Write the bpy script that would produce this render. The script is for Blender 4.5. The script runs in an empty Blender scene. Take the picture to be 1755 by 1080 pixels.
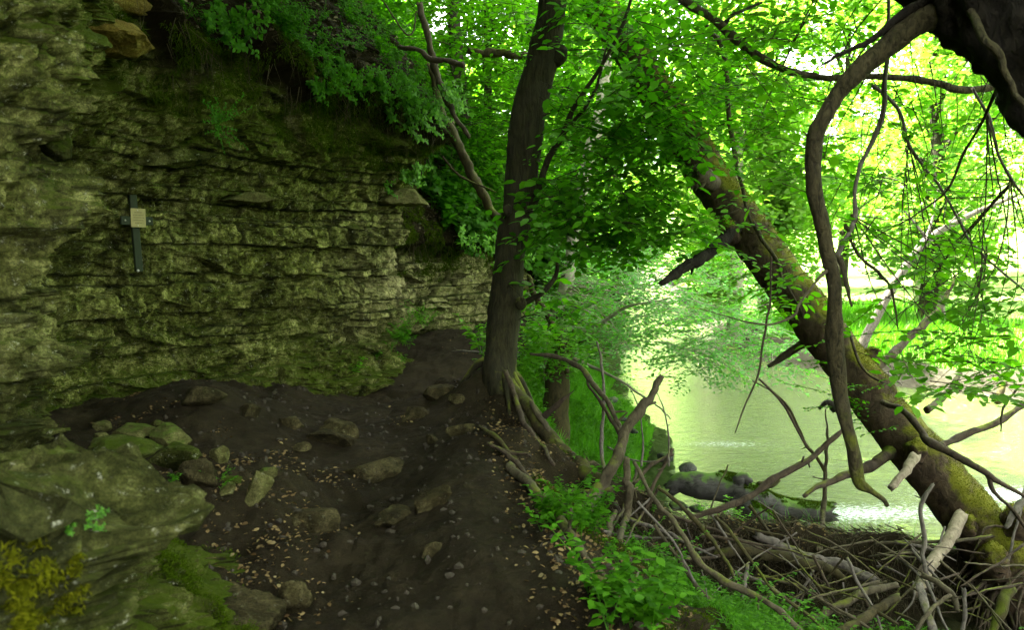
import bpy, math
import numpy as np
from mathutils import Vector
R = math.radians
S = bpy.context.scene
COL = S.collection
# ------------------------------------------------------------------ camera
CAM = np.array((0.0, 0.0, 1.6)); PITCH = R(-4.6); FPX = 1365.0
cd = bpy.data.cameras.new("camera"); cam = bpy.data.objects.new("camera", cd); COL.objects.link(cam)
cam.location = CAM; cam.rotation_euler = (R(90) + PITCH, 0, 0)
cd.lens = 28.0; cd.sensor_width = 36.0; cd.clip_start = 0.05; cd.clip_end = 600
cd.dof.use_dof = True; cd.dof.focus_distance = 7.5; cd.dof.aperture_fstop = 3.2
S.camera = cam
# ------------------------------------------------------------------ sky and sun
SUN = np.array((-0.50, 0.36, 0.86)); SUN = SUN / np.linalg.norm(SUN)
w = bpy.data.worlds.new("World"); S.world = w; w.use_nodes = True
nt = w.node_tree; bg = nt.nodes["Background"]
sky = nt.nodes.new("ShaderNodeTexSky"); sky.sky_type = 'NISHITA'; sky.sun_disc = False
sky.sun_elevation = math.asin(SUN[2]); sky.sun_rotation = math.atan2(SUN[0], SUN[1])
sky.air_density = 1.0; sky.dust_density = 5.0; sky.ozone_density = 1.0
hs = nt.nodes.new("ShaderNodeHueSaturation"); hs.inputs['Saturation'].default_value = 0.12; nt.links.new(sky.outputs[0], hs.inputs['Color'])
nt.links.new(hs.outputs[0], bg.inputs[0]); bg.inputs[1].default_value = 0.12     # sky colour greyed so that the shade is not lit blue
sl = bpy.data.lights.new("sun", 'SUN'); sl.energy = 4.4; sl.angle = R(0.5); sl.color = (1.0, 0.96, 0.87)
so = bpy.data.objects.new("sun", sl); COL.objects.link(so)
so.rotation_euler = Vector(SUN).to_track_quat('Z', 'Y').to_euler()
S.view_settings.view_transform = 'Standard'; S.view_settings.look = 'None'
S.view_settings.exposure = 4.4; S.view_settings.gamma = 1.0
S.cycles.max_bounces = 8; S.cycles.diffuse_bounces = 4; S.cycles.transmission_bounces = 5
S.cycles.glossy_bounces = 3; S.cycles.caustics_reflective = False; S.cycles.caustics_refractive = False
# ------------------------------------------------------------------ maths helpers
rng = np.random.default_rng(7)
cp, sp_ = math.cos(PITCH), math.sin(PITCH)
FWD = np.array((0, cp, sp_)); UP = np.array((0, -sp_, cp)); RIGHT = np.array((1.0, 0, 0))
def P(px, py, d):
    """point of the place seen at photo position px,py at depth d"""
    return CAM + d * (FWD + RIGHT * ((px - 877.5) / FPX) + UP * ((540 - py) / FPX))
def PX(V):
    q = np.asarray(V) - CAM; d = q @ FWD
    return 877.5 + FPX * (q @ RIGHT) / d, 540 - FPX * (q @ UP) / d, d
def ss(x, a, b):
    t = np.clip((x - a) / (b - a), 0, 1); return t * t * (3 - 2 * t)
def hsh(i, j, k, seed=0):
    h = (i.astype(np.int64) * 374761393 + j.astype(np.int64) * 668265263 + k.astype(np.int64) * 2147483647 + seed * 974634777) & 0xFFFFFFFF
    h = ((h ^ (h >> 13)) * 1274126177) & 0xFFFFFFFF
    h = ((h ^ (h >> 16)) * 2246822519) & 0xFFFFFFFF
    return ((h ^ (h >> 15)) & 0xFFFFFF) / float(0xFFFFFF)
def vn(x, y, z=None, seed=0):
    x = np.asarray(x, float); y = np.asarray(y, float) + 0 * x
    z = np.zeros_like(x) if z is None else np.asarray(z, float) + 0 * x
    xi, yi, zi = np.floor(x), np.floor(y), np.floor(z)
    fx, fy, fz = x - xi, y - yi, z - zi
    fx, fy, fz = [t * t * (3 - 2 * t) for t in (fx, fy, fz)]
    out = 0
    for a in (0, 1):
        for b in (0, 1):
            for c in (0, 1):
                out = out + (fx if a else 1 - fx) * (fy if b else 1 - fy) * (fz if c else 1 - fz) * hsh(xi + a, yi + b, zi + c, seed)
    return out * 2 - 1
def fbm(x, y, z=None, o=4, seed=0, g=0.5):
    s = 0; a = 1.0; z = np.zeros_like(np.asarray(x, float)) if z is None else z
    for i in range(o):
        s = s + a * vn(x, y, z, seed + i * 17); x = x * 2.03; y = y * 2.03; z = z * 2.03; a *= g
    return s
def catmull(pts, n):
    p = np.asarray(pts, float); m = len(p)
    if m == 2: return p[0] + (p[1] - p[0]) * np.linspace(0, 1, n)[:, None]
    q = np.vstack([2 * p[0] - p[1], p, 2 * p[-1] - p[-2]])
    t = np.linspace(0, m - 1 - 1e-9, n); i = t.astype(int); f = (t - i)[:, None]
    a, b, c, d = q[i], q[i + 1], q[i + 2], q[i + 3]
    return 0.5 * (2 * b + (c - a) * f + (2 * a - 5 * b + 4 * c - d) * f ** 2 + (3 * b - a - 3 * c + d) * f ** 3)
def nrm(v): return v / (np.linalg.norm(v, axis=-1, keepdims=True) + 1e-12)
# ------------------------------------------------------------------ mesh helpers
class MB:
    def __init__(s): s.V = []; s.Q = []; s.T = []; s.QM = []; s.TM = []; s.n = 0
    def add(s, V, Q=None, T=None, m=0):
        if Q is not None and len(Q): s.Q.append(np.asarray(Q) + s.n); s.QM.append(np.full(len(Q), m))
        if T is not None and len(T): s.T.append(np.asarray(T) + s.n); s.TM.append(np.full(len(T), m))
        s.V.append(np.asarray(V, float)); s.n += len(V); return s
    def build(s, name, mats, parent=None, smooth=True, attrs=None, origin=None, label=None):
        V = np.vstack(s.V)
        org = V.mean(0) if origin is None else np.asarray(origin, float)
        if parent is not None: org = np.array(parent.location)
        Q = np.vstack(s.Q) if s.Q else np.zeros((0, 4), int); T = np.vstack(s.T) if s.T else np.zeros((0, 3), int)
        me = bpy.data.meshes.new(name); me.vertices.add(len(V)); me.vertices.foreach_set('co', (V - org).astype(np.float32).ravel())
        nl = Q.size + T.size; me.loops.add(nl)
        me.loops.foreach_set('vertex_index', np.concatenate([Q.ravel(), T.ravel()]).astype(np.int32))
        me.polygons.add(len(Q) + len(T))
        st = np.concatenate([np.arange(len(Q)) * 4, Q.size + np.arange(len(T)) * 3]).astype(np.int32)
        me.polygons.foreach_set('loop_start', st)
        mi = np.concatenate(s.QM + s.TM) if (s.QM or s.TM) else np.zeros(0)
        me.polygons.foreach_set('material_index', mi.astype(np.int32))
        me.polygons.foreach_set('use_smooth', np.full(len(Q) + len(T), smooth))
        for k, a in (attrs or {}).items():
            at = me.attributes.new(k, 'FLOAT', 'POINT'); at.data.foreach_set('value', a.astype(np.float32))
        me.update(calc_edges=True); me.validate()
        for m in (mats if isinstance(mats, (list, tuple)) else [mats]): me.materials.append(m)
        o = bpy.data.objects.new(name, me); COL.objects.link(o)
        if parent is not None: o.parent = parent
        else: o.location = org
        if label: o['label'] = label
        return o
def tag(o, label, cat, group=None, kind=None):
    if label: o['label'] = label
    if cat: o['category'] = cat
    if group: o['group'] = group
    if kind: o['kind'] = kind
    return o
def thing(name, label, cat, loc=(0, 0, 0), group=None):
    o = bpy.data.objects.new(name, None); COL.objects.link(o); o.location = [float(v) for v in loc]; o.empty_display_size = 0.1
    return tag(o, label, cat, group)
def tube(mb, pts, rad, seg=12, n=None, rough=0.08, scale=6.0, seed=0, m=0, jag=0.6, kink=0.0, flat=1.0):
    """bark-covered limb through pts with radii rad; broken ends"""
    pts = np.asarray(pts, float); rad = np.asarray(rad, float)
    L = np.linalg.norm(np.diff(pts, axis=0), axis=1).sum()
    if n is None: n = int(np.clip(L / max(rad.mean() * 0.7, 0.012), 6, 220))
    C = catmull(pts, n); rr = np.interp(np.linspace(0, 1, n), np.linspace(0, 1, len(rad)), rad)
    if kink:
        tt = np.linspace(0, L, n)
        ka = min(kink, .9 * rad.mean() + .004)
        for ax in range(3): C[:, ax] += ka * (vn(tt / (L * 0.17 + .06), ax * 9.1 + 0 * tt, seed=seed + 3) + .4 * vn(tt / (L * 0.05 + .02), ax * 9.1 + 0 * tt, seed=seed + 4)) * min(1, L)
    T = nrm(np.gradient(C, axis=0)); up = np.array((0.13, 0.31, 0.94)); 
    if abs(T[0] @ up) > .9: up = np.array((0.9, 0.3, 0.1))
    u = nrm(np.cross(T[0], up)); U = [u]
    for i in range(1, n):
        u = u - T[i] * (u @ T[i]); u = u / np.linalg.norm(u); U.append(u)
    U = np.array(U); W = np.cross(T, U)
    a = np.linspace(0, 2 * np.pi, seg, endpoint=False)
    dirs = U[:, None, :] * np.cos(a)[None, :, None] + W[:, None, :] * (np.sin(a)[None, :, None] * flat)
    base = C[:, None, :] + dirs * rr[:, None, None]
    nz = fbm(base[..., 0] * scale, base[..., 1] * scale, base[..., 2] * scale * .6, o=3, seed=seed)
    V = C[:, None, :] + dirs * (rr[:, None] * (1 + rough * nz))[..., None]
    if jag:
        for e, sgn in ((0, -1), (n - 1, 1)):
            V[e] += T[e] * (sgn * rr[e] * jag * 1.6 * rng.uniform(-.3, 1, seg) ** 2)[:, None]
    V = V.reshape(-1, 3)
    i = np.arange(n - 1)[:, None] * seg; j = np.arange(seg)[None, :]; j2 = (j + 1) % seg
    Q = np.stack([i + j, i + j2, i + seg + j2, i + seg + j], -1).reshape(-1, 4)
    c0, c1 = len(V), len(V) + 1
    V = np.vstack([V, C[0] - T[0] * rr[0] * .1, C[-1] + T[-1] * rr[-1] * .1])
    jj = np.arange(seg); k2 = (jj + 1) % seg; b = (n - 1) * seg
    Tn = np.vstack([np.stack([np.full(seg, c0), k2, jj], -1), np.stack([np.full(seg, c1), b + jj, b + k2], -1)])
    mb.add(V, Q, Tn, m); return C, rr
_ico = None
def icosphere(sub):
    import bmesh
    bm = bmesh.new(); bmesh.ops.create_icosphere(bm, subdivisions=sub, radius=1)
    V = np.array([v.co[:] for v in bm.verts]); F = np.array([[v.index for v in f.verts] for f in bm.faces]); bm.free(); return V, F
ICO = {k: icosphere(k) for k in (2, 3, 4, 5)}
def rock(mb, c, size, seed, sub=4, planes=13, ang=0.8, rz=0.0, rough=.05, tilt=(0, 0), m=0, hmin=.5):
    V, F = ICO[sub]; r = np.random.default_rng(seed)
    N = nrm(r.normal(size=(planes, 3))); h = r.uniform(hmin, .86, planes)
    N = np.vstack([N, [[0, 0, 1], [0, 0, -1]]]); h = np.append(h, [.8, .8])
    d = V @ N.T; rad = np.min(np.where(d > 0.05, h / np.maximum(d, 0.05), 9), axis=1); rad = np.minimum(rad, 1.5)
    rad = ang * rad + (1 - ang)
    X = V * rad[:, None]; X = X * np.asarray(size)
    s = np.mean(size); X = X * (1 + rough * fbm(X[:, 0] / s * 2.2, X[:, 1] / s * 2.2, X[:, 2] / s * 2.2, o=5, seed=seed, g=.6))[:, None]
    ca, sa = math.cos(rz), math.sin(rz)
    for ax, an in ((0, tilt[0]), (1, tilt[1])):
        c1, s1 = math.cos(an), math.sin(an)
        Rm = np.array([[1, 0, 0], [0, c1, -s1], [0, s1, c1]]) if ax == 0 else np.array([[c1, 0, s1], [0, 1, 0], [-s1, 0, c1]])
        X = X @ Rm.T
    X = X @ np.array([[ca, -sa, 0], [sa, ca, 0], [0, 0, 1]]).T + np.asarray(c)
    mb.add(X, None, F, m); return X
# ------------------------------------------------------------------ materials
def mat(name):
    m = bpy.data.materials.new(name); m.use_nodes = True; nt = m.node_tree; nt.nodes.clear()
    return m, nt
def N(nt, t, **k):
    n = nt.nodes.new("ShaderNode" + t)
    for a, v in k.items():
        if a.startswith('i_'):
            key = a[2:]; key = int(key) if key.isdigit() else key.replace('_', ' ')
            if hasattr(v, 'is_linked') or isinstance(v, bpy.types.NodeSocket): nt.links.new(v, n.inputs[key])
            else: n.inputs[key].default_value = v
        else: setattr(n, a, v)
    return n
def noise(nt, co, scale, det=6, rough=.6, dist=0):
    n = N(nt, "TexNoise", i_Scale=scale, i_Detail=float(det), i_Roughness=rough, i_Distortion=dist); nt.links.new(co, n.inputs['Vector']); return n.outputs[0]
def ramp(nt, fac, stops):
    r = N(nt, "ValToRGB"); nt.links.new(fac, r.inputs[0]); e = r.color_ramp.elements
    while len(e) < len(stops): e.new(0.5)
    for x, (p, c) in zip(e, stops):
        x.position = p; x.color = (*c, 1) if not isinstance(c, (int, float)) else (c, c, c, 1)
    return r.outputs[0]
def mix(nt, f, a, b, mode='MIX'):
    n = N(nt, "MixRGB", blend_type=mode)
    for i, v in enumerate((f, a, b)):
        if isinstance(v, bpy.types.NodeSocket): nt.links.new(v, n.inputs[i])
        elif isinstance(v, (int, float)): n.inputs[i].default_value = v if i == 0 else (v, v, v, 1)
        else: n.inputs[i].default_value = (*v, 1)
    return n.outputs[0]
def math_(nt, op, a, b=0.5):
    n = N(nt, "Math", operation=op)
    for i, v in enumerate((a, b)):
        if isinstance(v, bpy.types.NodeSocket): nt.links.new(v, n.inputs[i])
        else: n.inputs[i].default_value = v
    return n.outputs[0]
def attr(nt, name): return N(nt, "Attribute", attribute_name=name).outputs['Fac']
def worldco(nt): return N(nt, "NewGeometry").outputs['Position']
def upness(nt):
    s = N(nt, "SeparateXYZ"); nt.links.new(N(nt, "NewGeometry").outputs['Normal'], s.inputs[0]); return s.outputs[2]
def finish(nt, col, rough=.8, bump=None, bs=.3, bd=.02, spec=.3, bump2=None, bs2=.3, bd2=.004):
    p = N(nt, "BsdfPrincipled"); o = N(nt, "OutputMaterial")
    if isinstance(col, bpy.types.NodeSocket): nt.links.new(col, p.inputs['Base Color'])
    else: p.inputs['Base Color'].default_value = (*col, 1)
    if isinstance(rough, bpy.types.NodeSocket): nt.links.new(rough, p.inputs['Roughness'])
    else: p.inputs['Roughness'].default_value = rough
    p.inputs['Specular IOR Level'].default_value = spec
    last = None
    for h, s, d in ((bump, bs, bd), (bump2, bs2, bd2)):
        if h is None: continue
        b = N(nt, "Bump", i_Strength=s, i_Distance=d); nt.links.new(h, b.inputs['Height'])
        if last is not None: nt.links.new(last, b.inputs['Normal'])
        last = b.outputs[0]
    if last is not None: nt.links.new(last, p.inputs['Normal'])
    nt.links.new(p.outputs[0], o.inputs[0]); return p
def rock_material(name, c_dark, c_mid, c_pale, moss=.5, mosscol=(.045, .08, .008), extra=False, lichen=.5):
    m, nt = mat(name); co = worldco(nt)
    n1 = noise(nt, co, 1.7, 8, .65, .3); n2 = noise(nt, co, 9, 8, .72); n3 = noise(nt, co, 60, 5, .7)
    col = ramp(nt, mix(nt, .6, n1, n2), [(.42, c_dark), (.5, c_mid), (.59, c_pale)])
    col = mix(nt, ramp(nt, n3, [(.4, 0.0), (.62, .65)]), col, c_dark)
    if extra:
        tn = ramp(nt, attr(nt, 'tone'), [(0., .60), (.5, .97), (1., 1.4)]); col = mix(nt, .8, col, tn, 'MULTIPLY')
        col = mix(nt, attr(nt, 'pale'), col, mix(nt, ramp(nt, n2, [(.38, 0.), (.62, 1.)]), (.05, .05, .018), (.32, .31, .13)))
        col = mix(nt, math_(nt, 'MULTIPLY', attr(nt, 'lowdark'), .55), col, (.018, .021, .005))  # near rock mixed darker towards its foot
        col = mix(nt, attr(nt, 'crack'), col, (.012, .014, .004))
    gr_ = noise(nt, co, 170, 4, .8); col = mix(nt, .75, col, ramp(nt, gr_, [(.36, .35), (.5, 1.), (.66, 1.7)]), 'MULTIPLY')
    li = noise(nt, co, 24, 6, .75); col = mix(nt, math_(nt, 'MULTIPLY', ramp(nt, li, [(.60, 0.0), (.68, 1.0)]), lichen), col, (.42, .43, .30))
    mo = math_(nt, 'ADD', mix(nt, .45, noise(nt, co, 2.3, 7, .7, .2), noise(nt, co, 13, 6, .75)), math_(nt, 'MULTIPLY', upness(nt), .16))
    if extra: mo = math_(nt, 'ADD', mo, math_(nt, 'MULTIPLY', attr(nt, 'moss'), .35))
    mf = ramp(nt, mo, [(.66 - moss * .3, 0.0), (.82 - moss * .3, .9)])
    mc = mix(nt, n3, mosscol, tuple(x * 2.2 for x in mosscol)); col = mix(nt, mf, col, mc)
    if extra:
        col = mix(nt, attr(nt, 'soil'), col, mix(nt, n2, (.004, .0035, .001), (.015, .013, .004)))
    finish(nt, col, .9, mix(nt, .4, n2, noise(nt, co, 28, 8, .75)), .9, .05, .04, mix(nt, .4, n3, gr_), 1.0, .012)
    return m
M = {}
M['cliff'] = rock_material('layered_limestone', (.016, .018, .004), (.086, .099, .018), (.28, .30, .088), .14, (.022, .034, .002), extra=True, lichen=.6)
M['boulder'] = rock_material('mossy_boulder', (.012, .015, .003), (.042, .048, .010), (.12, .13, .035), .34, (.022, .036, .002), lichen=.7)
M['stone'] = rock_material('path_stone', (.014, .012, .005), (.036, .031, .012), (.075, .065, .026), -.6, lichen=.15)
M['dustystone'] = rock_material('earthy_stone', (.016, .013, .005), (.044, .038, .014), (.10, .09, .036), -.6, lichen=.15)
M['palestone'] = rock_material('pale_flat_stone', (.04, .04, .011), (.085, .085, .027), (.15, .15, .052), .12, lichen=.2)
M['ochre'] = rock_material('ochre_stone', (.07, .052, .008), (.14, .105, .02), (.22, .18, .045), -.2, lichen=.1)
M['wetstone'] = rock_material('river_stone', (.02, .022, .018), (.06, .065, .05), (.12, .12, .10), .2, lichen=.1)
def bark_material(name, dark, mid, moss=.3, mosscol=(.09, .11, .01), vs=(28, 28, 11), up=.2, zlow=None, bd=.02):
    m, nt = mat(name); co = worldco(nt)
    mp = N(nt, "Mapping"); mp.inputs['Scale'].default_value = vs; nt.links.new(co, mp.inputs[0])
    n1 = noise(nt, mp.outputs[0], 1.0, 7, .65, .8); n2 = noise(nt, co, 4, 5, .6); n3 = noise(nt, co, 90, 4, .7)
    col = ramp(nt, n1, [(.32, dark), (.62, mid)]); col = mix(nt, ramp(nt, n2, [(.4, 0.), (.7, .5)]), col, tuple(x * .6 + .01 for x in mid))
    mo = math_(nt, 'ADD', noise(nt, co, 3.5, 6, .7), math_(nt, 'MULTIPLY', upness(nt), up))
    if zlow is not None:
        sz = N(nt, "SeparateXYZ"); nt.links.new(co, sz.inputs[0])
        mr = N(nt, "MapRange", i_1=zlow[0], i_2=zlow[1], i_3=zlow[2], i_4=0.0); nt.links.new(sz.outputs[2], mr.inputs[0]); mo = math_(nt, 'ADD', mo, mr.outputs[0])
    mf = ramp(nt, mo, [(.72 - moss * .35, 0.), (.86 - moss * .35, .95)])
    col = mix(nt, mf, col, mix(nt, n3, tuple(x * .55 for x in mosscol), tuple(x * 1.5 for x in mosscol)))
    finish(nt, col, .9, n1, .8, bd, .15, n3, .5, .005); return m
M['bark_dark'] = bark_material('dark_bark', (.005, .0045, .0012), (.028, .027, .009), .15, vs=(30, 30, 6), zlow=(.2, 1.3, .12))
M['bark_mossy'] = bark_material('mossy_rough_bark', (.012, .008, .004), (.075, .052, .026), .26, (.10, .105, .006), (18, 18, 11), .40, bd=.03)
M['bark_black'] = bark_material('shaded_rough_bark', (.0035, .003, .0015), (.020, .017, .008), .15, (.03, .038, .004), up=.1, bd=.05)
M['bark_hang'] = bark_material('brown_green_bark', (.005, .0045, .0012), (.060, .052, .020), .22, (.08, .095, .008), (36, 36, 16), zlow=(-.6, 1.2, .35), up=.05, bd=.04)
M['bark_pale'] = bark_material('pale_smooth_bark', (.12, .11, .07), (.34, .32, .22), .2, (.10, .13, .02), (8, 8, 20), bd=.006, up=.1)
M['stick'] = bark_material('dead_stick', (.020, .017, .008), (.078, .067, .034), .12, bd=.008)
M['stick_grey'] = bark_material('grey_dead_stick', (.03, .027, .02), (.13, .115, .085), .12, bd=.008)
M['stick_dark'] = bark_material('dark_wet_stick', (.012, .009, .005), (.06, .045, .025), .15, bd=.01)
M['stick_mossy'] = bark_material('moss_covered_stick', (.012, .010, .003), (.048, .041, .013), .38, (.055, .07, .004), bd=.012, up=.15)
M['peeled'] = bark_material('peeled_wood', (.09, .075, .042), (.27, .23, .15), -.6, bd=.004)
M['log'] = bark_material('wet_log', (.014, .013, .010), (.06, .057, .047), .12, (.055, .11, .012), (5, 20, 20), .35, bd=.008)
def leaf_material(name, c1, c2, tr=.5, gl=.025, trc=None):
    m, nt = mat(name); rnd = N(nt, "NewGeometry").outputs['Random Per Island']
    col = ramp(nt, rnd, [(0, c1), (1, c2)])
    d = N(nt, "BsdfDiffuse"); t = N(nt, "BsdfTranslucent"); g = N(nt, "BsdfGlossy", i_Roughness=.38)
    g.inputs['Color'].default_value = (.6, .8, .4, 1)
    nt.links.new(col, d.inputs[0]); nt.links.new(mix(nt, 1.0, col, trc or (1.5, 1.7, .55), 'MULTIPLY'), t.inputs[0])
    a = N(nt, "MixShader", i_0=tr); nt.links.new(d.outputs[0], a.inputs[1]); nt.links.new(t.outputs[0], a.inputs[2])
    b = N(nt, "MixShader", i_0=gl); nt.links.new(a.outputs[0], b.inputs[1]); nt.links.new(g.outputs[0], b.inputs[2])
    o = N(nt, "OutputMaterial"); nt.links.new(b.outputs[0], o.inputs[0]); return m
M['leaf_deep'] = leaf_material('deep_green_leaf', (.014, .065, .002), (.036, .13, .004), .5, .008)
M['leaf_mid'] = leaf_material('mid_green_leaf', (.018, .085, .002), (.07, .215, .007))
M['leaf_light'] = leaf_material('light_green_leaf', (.05, .18, .006), (.10, .26, .010))
M['leaf_thick'] = leaf_material('thick_green_leaf', (.026, .115, .004), (.08, .24, .009), .58)
M['leaf_cool'] = leaf_material('cool_green_leaf', (.05, .20, .035), (.10, .28, .05))
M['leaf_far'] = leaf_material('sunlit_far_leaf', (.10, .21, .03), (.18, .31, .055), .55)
M['grass'] = leaf_material('grass_blade', (.035, .14, .004), (.08, .24, .010), .4)
M['moss'] = leaf_material('moss_tuft', (.045, .055, .003), (.10, .105, .005), .25, .0, (1.2, 1.2, .6))
M['mossdeep'] = leaf_material('deep_moss_tuft', (.018, .034, .002), (.045, .075, .004), .25, .0, (1.2, 1.3, .6))
M['deadleaf'] = leaf_material('dead_leaf', (.055, .030, .012), (.17, .12, .05), .15, .03, (1, .8, .6))
M['straw'] = leaf_material('dead_twig_litter', (.012, .009, .004), (.085, .066, .038), .05, .02, (1, 1, 1))
def ground_material():
    m, nt = mat('trodden_earth'); co = worldco(nt)
    n1 = noise(nt, co, 1.3, 8, .65); n2 = noise(nt, co, 11, 8, .7); n3 = noise(nt, co, 70, 5, .75)
    dirt = ramp(nt, mix(nt, .5, n1, n2), [(.35, (.009, .007, .003)), (.55, (.021, .017, .0075)), (.72, (.044, .036, .016))])
    dirt = mix(nt, ramp(nt, n3, [(.62, 0.), (.7, .6)]), dirt, (.04, .033, .014))
    gq = noise(nt, co, 210, 4, .85); dirt = mix(nt, .8, dirt, ramp(nt, gq, [(.34, .3), (.5, 1.), (.64, 1.9)]), 'MULTIPLY')
    gr = mix(nt, n2, (.008, .016, .002), (.03, .055, .006))
    bank = mix(nt, n2, (.025, .024, .014), (.07, .066, .042))
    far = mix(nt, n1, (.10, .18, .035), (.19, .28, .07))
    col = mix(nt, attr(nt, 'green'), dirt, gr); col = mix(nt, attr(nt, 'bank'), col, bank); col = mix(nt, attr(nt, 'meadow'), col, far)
    finish(nt, col, .93, mix(nt, .5, n2, noise(nt, co, 30, 7, .8)), 1.0, .05, .06, mix(nt, .5, n3, gq), .9, .012); return m
M['ground'] = ground_material()
def water_material():
    m, nt = mat('river_surface'); co = worldco(nt)
    mp = N(nt, "Mapping"); mp.inputs['Scale'].default_value = (1.0, 2.0, 1); mp.inputs['Rotation'].default_value = (0, 0, R(-8)); nt.links.new(co, mp.inputs[0])
    n1 = noise(nt, mp.outputs[0], 2.6, 4, .6, .6); n2 = noise(nt, mp.outputs[0], 7, 5, .65, .4)
    fm = attr(nt, 'foam')
    fo = ramp(nt, math_(nt, 'ADD', noise(nt, mp.outputs[0], 16, 6, .75), math_(nt, 'MULTIPLY', fm, .28)), [(.66, 0.), (.78, .75)])
    fo = math_(nt, 'MULTIPLY', fo, fm)
    col = mix(nt, fo, mix(nt, noise(nt, co, .8, 3, .5), (.045, .08, .008), (.075, .115, .013)), (.62, .68, .70))
    finish(nt, col, mix(nt, fo, .07, .5), mix(nt, .45, n1, n2), 1.0, .16, .35); return m
M['water'] = water_material()
def plain(name, c, rough=.6, n=30, amp=.3, spec=.3):
    m, nt = mat(name); co = worldco(nt); t = noise(nt, co, n, 5, .7)
    finish(nt, mix(nt, t, tuple(x * (1 - amp) for x in c), tuple(x * (1 + amp) for x in c)), rough, t, .3, .003, spec); return m
# ------------------------------------------------------------------ terrain
SHORE = np.array([(60, 0), (30, 4), (12, 6.5), (8, 7.4), (5.2, 7.7), (4.2, 7.9), (2.9, 8.1), (1.75, 8.9), (1.85, 11), (2.4, 12.8), (2.1, 15.6), (2.5, 20), (4, 30), (6, 45), (9, 70), (14, 140)], float)
FARSH = np.array([(90, 3), (40, 9), (20, 12.5), (10.5, 16.0), (8.9, 18.2), (7.2, 22.5), (7.6, 30), (10, 45), (14, 70), (22, 140)], float)
EDGE = np.array([(1.0, -30), (0.9, -4), (0.65, 2), (.47, 3.4), (.15, 5.2), (.05, 6.2), (.12, 7.6), (.12, 9), (.1, 11), (.35, 13), (1.0, 16), (1.9, 22), (3.4, 32), (5.2, 45), (8, 70), (12, 140)], float)
def sdist(x, y, poly, left_positive=True):
    best = np.full(np.shape(x), 1e9); sg = np.zeros(np.shape(x))
    for a, b in zip(poly[:-1], poly[1:]):
        d = b - a; t = np.clip(((x - a[0]) * d[0] + (y - a[1]) * d[1]) / (d @ d), 0, 1)
        ex, ey = x - a[0] - t * d[0], y - a[1] - t * d[1]; q = ex * ex + ey * ey
        cr = d[0] * ey - d[1] * ex; m = q < best - 1e-9
        best = np.where(m, q, best); sg = np.where(m, np.sign(cr), sg)
    return np.sqrt(best) * sg * (1 if left_positive else -1)
WATER_Z = -1.5
def gauss(x, y, cx, cy, sx, sy): return np.exp(-((x - cx) / sx) ** 2 - ((y - cy) / sy) ** 2)
def land(x, y):
    x = np.asarray(x, float); y = np.asarray(y, float)
    wx = .18 * vn(x * .9, y * .9, seed=5); wy = .18 * vn(x * .9, y * .9, seed=6)
    dn = sdist(x + wx, y + wy, SHORE); de = sdist(x + wx * .5, y + wy * .5, EDGE, False)
    df = sdist(x + wx * 2, y + wy * 2, FARSH, False)
    zp = .34 * gauss(x, y, -2.65, 6.5, .8, .7) + .30 * gauss(x, y, -.15, 7.6, .55, .6) + .07 * gauss(x, y, -1.0, 7.9, .9, .45) \
        + .32 * ss(y, 9.6, 12.5) - .10 * gauss(x, y, -1.2, 9.3, .9, .8) + .12 * gauss(x, y, -.25, 5.6, .45, 1.6) - .10 * gauss(x, y, -1.0, 5.2, .5, 1.3) + .18 * gauss(x, y, -1.75, 4.6, .5, .8) + .20 * ss(-x, 1.5, 3.0) * ss(y, 2, 4) * (1 - ss(y, 8, 9))
    near = (1 - ss(y, 14, 30))
    amp = .5 + .5 * ss(fbm(x * .8, y * .8, o=2, seed=31), -.3, .6)
    zp = zp + near * amp * (.10 * fbm(x * 1.3, y * 1.3, o=3, seed=11) + .055 * fbm(x * 4.2, y * 4.2, o=3, seed=12) + .03 * np.abs(fbm(x * 13, y * 13, o=3, seed=13, g=.65)))
    t = np.clip(de, 0, None) / (np.clip(de, 0, None) + np.clip(dn, 1e-3, None)); t = np.where(dn <= 0, 1, t)
    p = 2.7 - .9 * ss(y, 9, 12); s = 1 - (1 - t) ** p
    lump = near * (.07 * fbm(x * 1.7, y * 1.7, o=3, seed=21) + .04 * fbm(x * 6, y * 6, o=3, seed=22)) * ss(t, 0, .1)
    z = zp * (1 - s) + (WATER_Z + .10) * s + lump
    wet = ss(-dn, -.15, 1.5); z = np.where(dn < .15, z * (1 - wet) + (WATER_Z - .7) * wet, z)
    zf = WATER_Z - .7 + .75 * ss(df, -1.2, .05) + .42 * ss(df, .0, .7) + .55 * ss(df, .7, 6) + .06 * fbm(x * .8, y * .8, o=4, seed=41) + .42 * np.clip(df - 14, 0, 60) * ss(df, 14, 22)
    z = np.where(df > -1.3, np.maximum(zf, np.where(dn > 0, z, -9)), z)
    # ridge of flood debris on the low bank
    ax_, ay_, bx_, by_ = .95, 6.15, 4.9, 6.55; tt = np.clip(((x - ax_) * (bx_ - ax_) + (y - ay_) * (by_ - ay_)) / ((bx_ - ax_) ** 2 + (by_ - ay_) ** 2), 0, 1)
    qx, qy = x - ax_ - tt * (bx_ - ax_), y - ay_ - tt * (by_ - ay_); sy = np.where(qy < 0, .17, .55); sx = np.where(qx < 0, .8, .9)
    rid = np.exp(-(qy / sy) ** 2 - (qx / sx) ** 2) * (.56 - .12 * tt + .12 * vn(x * 2.2, y * 2.2, seed=55)); z = z + rid
    grn = ss(t, .06, .2) * ss(fbm(x * 1.1, y * 1.1, o=3, seed=51), -.9, .3); grn = np.where((y > 9) & (de > 0), ss(de, -.05, .25), grn * .3)
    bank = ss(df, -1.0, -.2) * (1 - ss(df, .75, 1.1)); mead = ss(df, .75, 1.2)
    grn = grn * (1 - ss(rid, .08, .25))
    return z, np.clip(grn, 0, 1), bank, mead, de, dn, df
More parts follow.
